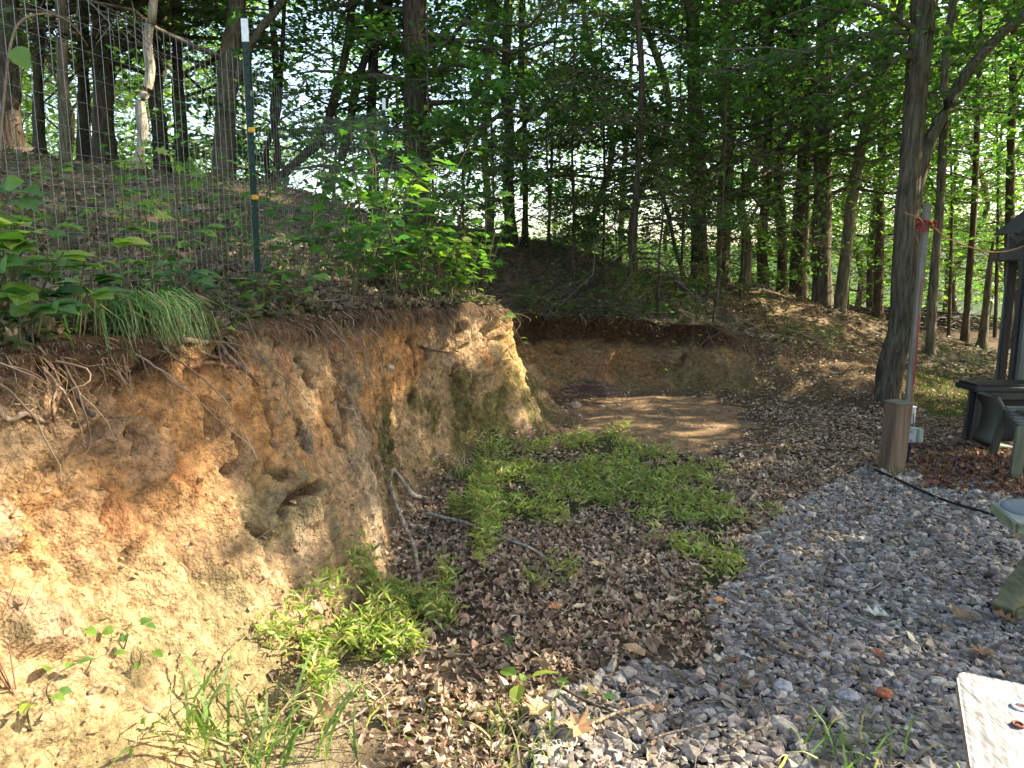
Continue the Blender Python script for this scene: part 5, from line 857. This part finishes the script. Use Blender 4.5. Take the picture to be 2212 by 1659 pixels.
co = thing("red_cord", rc[0], "bright red cord hanging down the grey pole", "cord"); mk("strand", V, Fc, M_red, co); mk("strand", V2, F2, M_red, co)
mb = W(1966, 940, pd - .03); o = thing("meter_box", mb - [0, 0, .1], "grey electrical box with a domed cover on the pole", "box"); V, Fc = box(mb, (.075, .07, .11), None, .008); mk("case", V, Fc, M_grey, o, smooth=False)
V, Fc = box(mb + [.065, 0, 0], (.05, .085, .115), None, .02); mk("cover", V, Fc, flat("cover_green_grey", (.27, .30, .24), .6), o, smooth=False); V, Fc = box(mb + [.0, 0, .061], (.09, .08, .01), None, .003); mk("flange", V, Fc, M_grey, o, smooth=False)
for q in (-.035, .035): V, Fc = box(mb + [-.01, -.038, q], (.012, .006, .012), None, .002); mk("screw", V, Fc, M_steel, o, smooth=False)
jb = W(1968, 897, pd - .03); o = thing("junction_box", jb - [0, 0, .08], "small pale box above the domed electrical box", "box"); V, Fc = box(jb, (.05, .05, .13), None, .006); mk("case", V, Fc, flat("pale_box", (.45, .45, .43), .5), o, smooth=False); V, Fc = box(jb + [0, 0, .069], (.056, .056, .01), None, .003); mk("lid", V, Fc, M_white, o, smooth=False)
V, Fc = curve_tube([jb + [0, -.03, .02], jb + [.005, -.035, -.04], jb + [.012, -.02, -.09]], .003, 12, 5); mk("lead", V, Fc, M_black, o)
V, Fc = curve_tube([mb - [0, 0, .05], mb - [.0, .01, .13], mb - [.03, .02, .22], np.array([mb[0] - .075, mb[1], .0])], .012, 20, 8, 0, .012); tag(mk("conduit", V, Fc, M_black, origin=mb), "short black conduit bending from the electrical box into the ground", "pipe")
cb = [on_g(1888, 1022, .03), on_g(1915, 1035, .035), on_g(1960, 1056, .035), on_g(2010, 1078, .03), on_g(2060, 1098, .035), on_g(2120, 1114, .03), on_g(2180, 1135, .03), on_g(2260, 1150, .03)]; V, Fc = curve_tube(cb, .009, 60, 7, .04, .009); tag(mk("cable", V, Fc, M_black, origin=cb[0]), "black cable snaking over the gravel from the stub post", "cable")

# ------------------------------------------------------------------ shed on the yard's edge
def board(name, p, q, w, t, parent, cc=(.16, .15, .125), up=(0, 0, 1), bev=.004, mat=None): V, Fc = beam(p, q, w, t, bev, up); return wood(name, V, Fc, parent, cc, mat=mat)
ax = W(2173, 700, 8.6); bx = W(2200, 700, 7.6); cx = W(2217, 700, 7.1)
shed = thing("shed", (cx[0], 7.3, 0), "dark weathered wooden shed with a low gabled roof and porch posts", "shed")
gl = W(2172, 535, 8.2); gt = W(2172, 508, 8.2); gr = W(2214, 444, 8.2); sl = (gr[2] - gt[2]) / (gr[0] - gt[0]); zb = gl[2]; x0 = gl[0]; Wd = 3.2; zt = lambda x: gt[2] + min(x - x0, Wd / 2) * min(sl, .75) - max(0, x - x0 - Wd / 2) * min(sl, .75)
k = 0; bh = .16
z = zb
while z < zt(x0 + Wd / 2):
    xa = x0 if z + bh < gt[2] + .02 else x0 + (z + bh * .9 - gt[2]) / min(sl, .75); xb = 2 * x0 + Wd - xa
    if xb - xa < .1: break
    board("siding_board", (xa, 8.2 - .004 * (k % 2), z + bh / 2), (xb, 8.2 - .004 * (k % 2), z + bh / 2), .02, bh - .008, shed, (.13 + .02 * random.random(), .125, .10)); z += bh; k += 1
hx = Wd / 2; gp = np.array([[x0 + .05, 8.225, zb], [x0 + Wd - .05, 8.225, zb], [x0 + Wd - .05, 8.225, gt[2]], [x0 + hx, 8.225, zt(x0 + hx) - .04], [x0 + .05, 8.225, gt[2]]]); gp = np.concatenate([gp, gp + [0, .02, 0]]); mk("gable_panel", gp, np.array([[0, 1, 2], [0, 2, 3], [0, 3, 4], [5, 7, 6], [5, 8, 7], [5, 9, 8], [0, 4, 9], [0, 9, 5], [4, 3, 8], [4, 8, 9], [3, 2, 7], [3, 7, 8]]), bpy.data.materials["dark_boarding"] if "dark_boarding" in bpy.data.materials else M_roof, shed, smooth=False)
for s in (0, 1):
    a = np.array([x0 + .02, 8.15, zt(x0) + .03 - .09]); b = np.array([x0 + Wd / 2, 8.15, zt(x0 + Wd / 2) + .06]); 
    if s: a = np.array([x0 + Wd + .12, 8.15, a[2]])
    board("barge_board", a + [0, -.03, 0], b + [0, -.03, 0], .03, .13, shed, (.10, .09, .065), bev=.004)
    nn = 1.45; V, Fc = box(((a + b) / 2 + [0, .1, .07]), (np.linalg.norm(b - a), .4, .03), np.array([[ (b - a)[0], 0, -(b - a)[2]], [0, np.linalg.norm(b - a), 0], [(b - a)[2], 0, (b - a)[0]]]) / np.linalg.norm(b - a) * np.array([[1, 1, 1]]), .004); mk("roof", V, Fc, M_roof, shed, smooth=False)
board("beam", W(2148, 552, 8.55), W(2148, 552, 8.55) + [3.4, 0, .02], .09, .14, shed, (.11, .085, .055)); board("beam", (gl[0] - .1, 8.1, gl[2] - .07), (gl[0] + 3.2, 8.1, gl[2] - .07), .08, .13, shed, (.12, .11, .09))
for (b, w) in ((ax, .08), (bx, .065)):
    board("porch_post", (b[0], b[1], 0), (b[0], b[1], gl[2] - .02), w, w, shed, (.065, .06, .05), up=(0, 1, 0), mat=M_woodz)
board("post_trim", (ax[0] - .055, ax[1] - .01, 0), (ax[0] - .055, ax[1] - .01, gl[2] - .02), .025, .025, shed, (.14, .14, .12), up=(0, 1, 0), mat=M_woodz)
V, Fc = box((cx[0] + 1.3, 7.13, 1.02), (2.6, .02, 1.95)); mk("wall_panel", V, Fc, flat("dark_boarding", (.05, .045, .035), .9), shed, smooth=False)
for i in range(12):
    z = .12 + i * .16; board("wall_board", (cx[0], 7.1 + .004 * (i % 2), z), (cx[0] + 2.6, 7.1 + .004 * (i % 2), z), .02, .152, shed, (.11 + .02 * random.random(), .105, .09))
board("corner_board", (cx[0] - .02, 7.07, 0), (cx[0] - .02, 7.07, 2.0), .08, .05, shed, (.12, .12, .1), up=(0, 1, 0), mat=M_woodz)
V, Fc = box((cx[0] + 2.1, 7.75, 2.06), (2.9, 1.5, .05), None, .006); mk("roof", V, Fc, M_roof, shed, smooth=False)
# potting table with dark rimmed tray
t0 = W(2108, 842, 6.5); tz = t0[2]; o = thing("tray_table", (t0[0] + .35, 6.7, 0), "low outdoor table with a black-rimmed tray top beside the shed", "table")
V, Fc = box((t0[0] + .42, 6.66, tz), (.84, .32, .05), None, .018); mk("tray_rim", V, Fc, flat("dark_metal", (.025, .026, .025), .5), o, smooth=False)
V, Fc = box((t0[0] + .42, 6.66, tz + .034), (.80, .28, .022), None, .008); mk("tray", V, Fc, M_black, o, smooth=False)
for (dx, dy) in ((.09, -.14), (.14, .04), (.74, -.14), (.74, .04)):
    board("leg", (t0[0] + dx, 6.72 + dy, tz - .02), (t0[0] + dx - .03, 6.72 + dy, 0), .05, .04, o, (.07, .07, .05), up=(0, 1, 0), mat=M_woodz)
board("apron", (t0[0] + .1, 6.53, tz - .06), (t0[0] + .76, 6.53, tz - .06), .02, .07, o, (.05, .05, .035))
# moulded plastic tub / shell standing under it
pr_ = [W(2136, 862, 6.25), W(2148, 885, 6.25), W(2150, 910, 6.25), W(2141, 938, 6.25), W(2130, 955, 6.25), W(2132, 966, 6.25), W(2150, 972, 6.25), W(2200, 978, 6.25), W(2230, 976, 6.25)]; dz_ = -min(p[2] for p in pr_) + .01
pf = bez([p + [.06, 0, max(dz_, 0)] for p in pr_], 40); K = 40; T_ = np.gradient(pf, axis=0); Nn = np.stack([-T_[:, 2], T_[:, 0] * 0, T_[:, 0]], 1); Nn /= np.linalg.norm(Nn, axis=1, keepdims=True)
prof = []
for dy, th in ((0, .035), (0, -.0), (.28, -.0), (.28, .035)): prof.append(pf + Nn * th + [0, dy, 0])
V = np.stack(prof, 1).reshape(-1, 3); i = np.arange(K * 4).reshape(K, 4); Fq = np.concatenate([np.stack([i[:-1], np.roll(i, -1, 1)[:-1], np.roll(i, -1, 1)[1:], i[1:]], -1).reshape(-1, 4), [[0, 1, 2, 3]], [i[-1][::-1]]])
ch = thing("plastic_shell", (pf[20][0], 6.3, 0), "moulded grey-green plastic stand curving down under the tray table", "stand"); mk("shell", V, Fq, M_plastic, ch); V, Fc = box((pf[5][0] + .2, 6.6, .25), (.5, .03, .46), None, .01); mk("dark_interior_panel", V, Fc, M_black, ch, smooth=False)  # black sheet added behind the shell to stand for its dark interior
# slatted wooden chair
a = W(2172, 880, 5.9); b = W(2206, 932, 5.45); s_ = thing("slatted_chair", (b[0] + .1, 5.6, 0), "weathered slatted wooden chair half in view by the shed", "chair")
for dx in (.0, .44): board("side_rail", a + [dx + .015, 0, -.03], b + [dx + .015, 0, -.03], .03, .07, s_, (.09, .09, .065))
for i in range(7):
    c = a + (b - a) * (i + .5) / 7; board("slat", c + [-.01, 0, .012], c + [.5, 0, .012], .058, .016, s_, (.12, .12, .11))
for dx in (0, .44):
    board("front_leg", b + [dx - .01, -.02, .04], (b[0] + dx - .045, b[1] - .05, 0), .085, .03, s_, (.12, .125, .08), up=(0, 1, 0), mat=M_woodz); board("rear_leg", a + [dx + .02, .02, -.02], (a[0] + dx - .01, a[1] + .1, 0), .06, .03, s_, (.06, .06, .045), up=(0, 1, 0), mat=M_woodz)
ar = W(2150, 884, 6.0); board("armrest", ar + [0, -.3, .03], ar + [.9, -.1, .03], .09, .028, s_, (.06, .062, .04))
# bench with a round pad, and its diagonal foot
c1 = G(994 / KP, 502 / KP, .46); c2 = G(1017.5 / KP, 523 / KP, .46); e = c2 - c1; wv = np.linalg.norm(e); e /= wv; r_ = np.array([e[1], -e[0], 0]); r_ = r_ if r_[0] > 0 else -r_; bn = thing("bench", (c1[0] + .8, c1[1] - .1, 0), "grey plank bench end with a round pad on it, near the picture's edge", "bench")
for k in range(2):
    m0 = c1 + e * (wv * (k + .5) / 2) - [0, 0, .02]; board("seat_plank", m0, m0 + r_ * 1.7, wv / 2 - .006, .04, bn, (.34, .35, .30))
m0 = c2 + e * .008 - [0, 0, .024]; board("side_board", m0, m0 + r_ * 1.7, .016, .05, bn, (.20, .22, .12))
m0 = c1 - r_ * .008 - [0, 0, .024]; board("end_board", m0, m0 + e * wv, .014, .05, bn, (.22, .24, .14))
f0 = G(1003 / KP, 619 / KP, .0); f1 = f0 + np.array([.55, .35, .44]); board("diagonal_foot", f0 + [0, 0, .03], f1, .09, .09, bn, (.13, .12, .06)); board("foot_rail", f0 + [.02, .0, .035], f0 + [.9, .2, .035], .09, .06, bn, (.10, .10, .05))
for dd in (.5, 1.4): q = c1 + r_ * dd + e * wv / 2; board("leg", q - [0, 0, .045], (q[0], q[1], 0), .09, .04, bn, (.14, .14, .10), up=(0, 1, 0), mat=M_woodz)
pc = G(1030 / KP, 508 / KP, .47); th = np.linspace(0, 2 * math.pi, 33)[:-1]; rg = []
for (rr__, zz_) in ((.0, .012), (.10, .012), (.115, .008), (.118, 0), (.118, -.008)): rg.append(np.stack([pc[0] + rr__ * np.cos(th), pc[1] + rr__ * np.sin(th), np.full(32, pc[2] + zz_)], 1))
V = np.stack(rg).reshape(-1, 3); i = np.arange(160).reshape(5, 32); Fq = np.stack([i[:-1], np.roll(i, -1, 1)[:-1], np.roll(i, -1, 1)[1:], i[1:]], -1).reshape(-1, 4); tag(mk("round_pad", V, Fq, M_slate, origin=pc), "round grey disc lying on the plank bench", "pad")
# near sun-bleached plank seat
k1 = G(956 / KP, 670 / KP, .45); k2 = G(971 / KP, 768 / KP, .45); k3 = G(1024 / KP, 677 / KP, .45); e = (k2 - k1) / np.linalg.norm(k2 - k1); r_ = np.array([-e[1], e[0], 0]); r_ = r_ if r_[0] > 0 else -r_
nb = thing("near_bench", (k1[0] + .25, k1[1] - .6, 0), "sun-bleached rough bench plank with rounded corner in the near foreground", "bench")
Wn, Ln_ = .29, 1.5; nu, nv_ = 46, 160; uu = np.linspace(0, 1, nu); vv = np.linspace(0, 1, nv_)
Ug, Vg = np.meshgrid(uu, vv, indexing='ij'); Xl = Ug * Wn; Yl = Vg * Ln_; rad_c = .035; cor = np.clip(rad_c - Xl, 0, rad_c); Yl = np.maximum(Yl, (rad_c - np.sqrt(np.clip(rad_c ** 2 - cor ** 2, 0, None))) * (1 - Vg)); cor2 = np.clip(Xl - (Wn - rad_c), 0, rad_c); Yl = np.maximum(Yl, (rad_c - np.sqrt(np.clip(rad_c ** 2 - cor2 ** 2, 0, None))) * (1 - Vg))
base = k1[None, None] + r_ * Xl[..., None] + e * Yl[..., None]; q = np.stack([Xl, Yl, Xl * 0], -1); kn1 = np.hypot(Xl - .13, (Yl - .20) * .5); gr_ = fbm(q * [1, .06, 1] + np.stack([.02 * np.exp(-(kn1 / .05) ** 2), Xl * 0, Xl * 0], -1), 90, 4, 601); hgt_ = gr_ * .0016 + fbm(q * [1, .2, 1], 160, 2, 603) * .0007 - smooth01((gr_ - .28) / .1) * .002
ed = smooth01(np.minimum(Ug, 1 - Ug) / .03) * .006 - .006; base[..., 2] += hgt_ + ed; bot = base.copy(); bot[..., 2] = k1[2] - .042
gcol = np.array([.40, .39, .37]) * (1 + .9 * gr_)[..., None] * (1 - .6 * smooth01((gr_ - .12) / .15))[..., None]; gcol = np.clip(gcol, .05, .75)
# rim walls
per = [(i_, 0) for i_ in range(nu)] + [(nu - 1, j) for j in range(1, nv_)] + [(i_, nv_ - 1) for i_ in range(nu - 2, -1, -1)] + [(0, j) for j in range(nv_ - 2, 0, -1)]
idx = np.arange(nu * nv_).reshape(nu, nv_); Fq = np.stack([idx[:-1, :-1], idx[1:, :-1], idx[1:, 1:], idx[:-1, 1:]], -1).reshape(-1, 4); Vt = base.reshape(-1, 3); pi = np.array([idx[a_] for a_ in per]); n0 = len(Vt); Vb_ = Vt[pi].copy(); Vb_[:, 2] = k1[2] - .042; m_ = len(pi); j = np.arange(m_); jn = (j + 1) % m_
Fw = np.stack([pi[j], pi[jn], n0 + jn, n0 + j], 1); V = np.concatenate([Vt, Vb_]); c = np.concatenate([gcol.reshape(-1, 3), gcol.reshape(-1, 3)[pi] * .8]); mk("plank", V, np.concatenate([Fq, Fw]), M_stone if False else mat_vc("bleached_wood", .85, (.45, 1.35, 130), (('noise', 150, .8, .004),), stretch=(1, .10, 1)), nb, c)
for (px, py, lab, mt, r0) in [(1020, 706.5, "pale worn washer ring", M_white, .017), (1018, 725, "rusty bolt ring", M_rust, .012)]:
    q = G(px / KP, py / KP, .453); th = np.linspace(0, 2 * math.pi, 25); ring = np.stack([q[0] + r0 * np.cos(th), q[1] + r0 * np.sin(th), np.full(25, q[2] + .001)], 1); V, Fq = tubes(ring[None], np.full((1, 25), .004), 6); mk("bolt_ring", V, Fq, mt, nb)["label"] = lab
    V, Fc = box(q - [0, 0, .002], (r0, r0, .006), rotz(.4), .002); mk("bolt", V, Fc, M_rust, nb, smooth=False)
for dd in (.35, 1.25): q = k1 + e * dd + r_ * .15; board("leg", (q[0], q[1], .405), (q[0], q[1], 0), .2, .05, nb, (.3, .29, .25), up=(0, 1, 0), mat=M_woodz)

for ob in bpy.data.objects:
    if ob.parent and ob.name.split(".")[0] in ("branches", "crown"): ob["kind"] = "stuff"
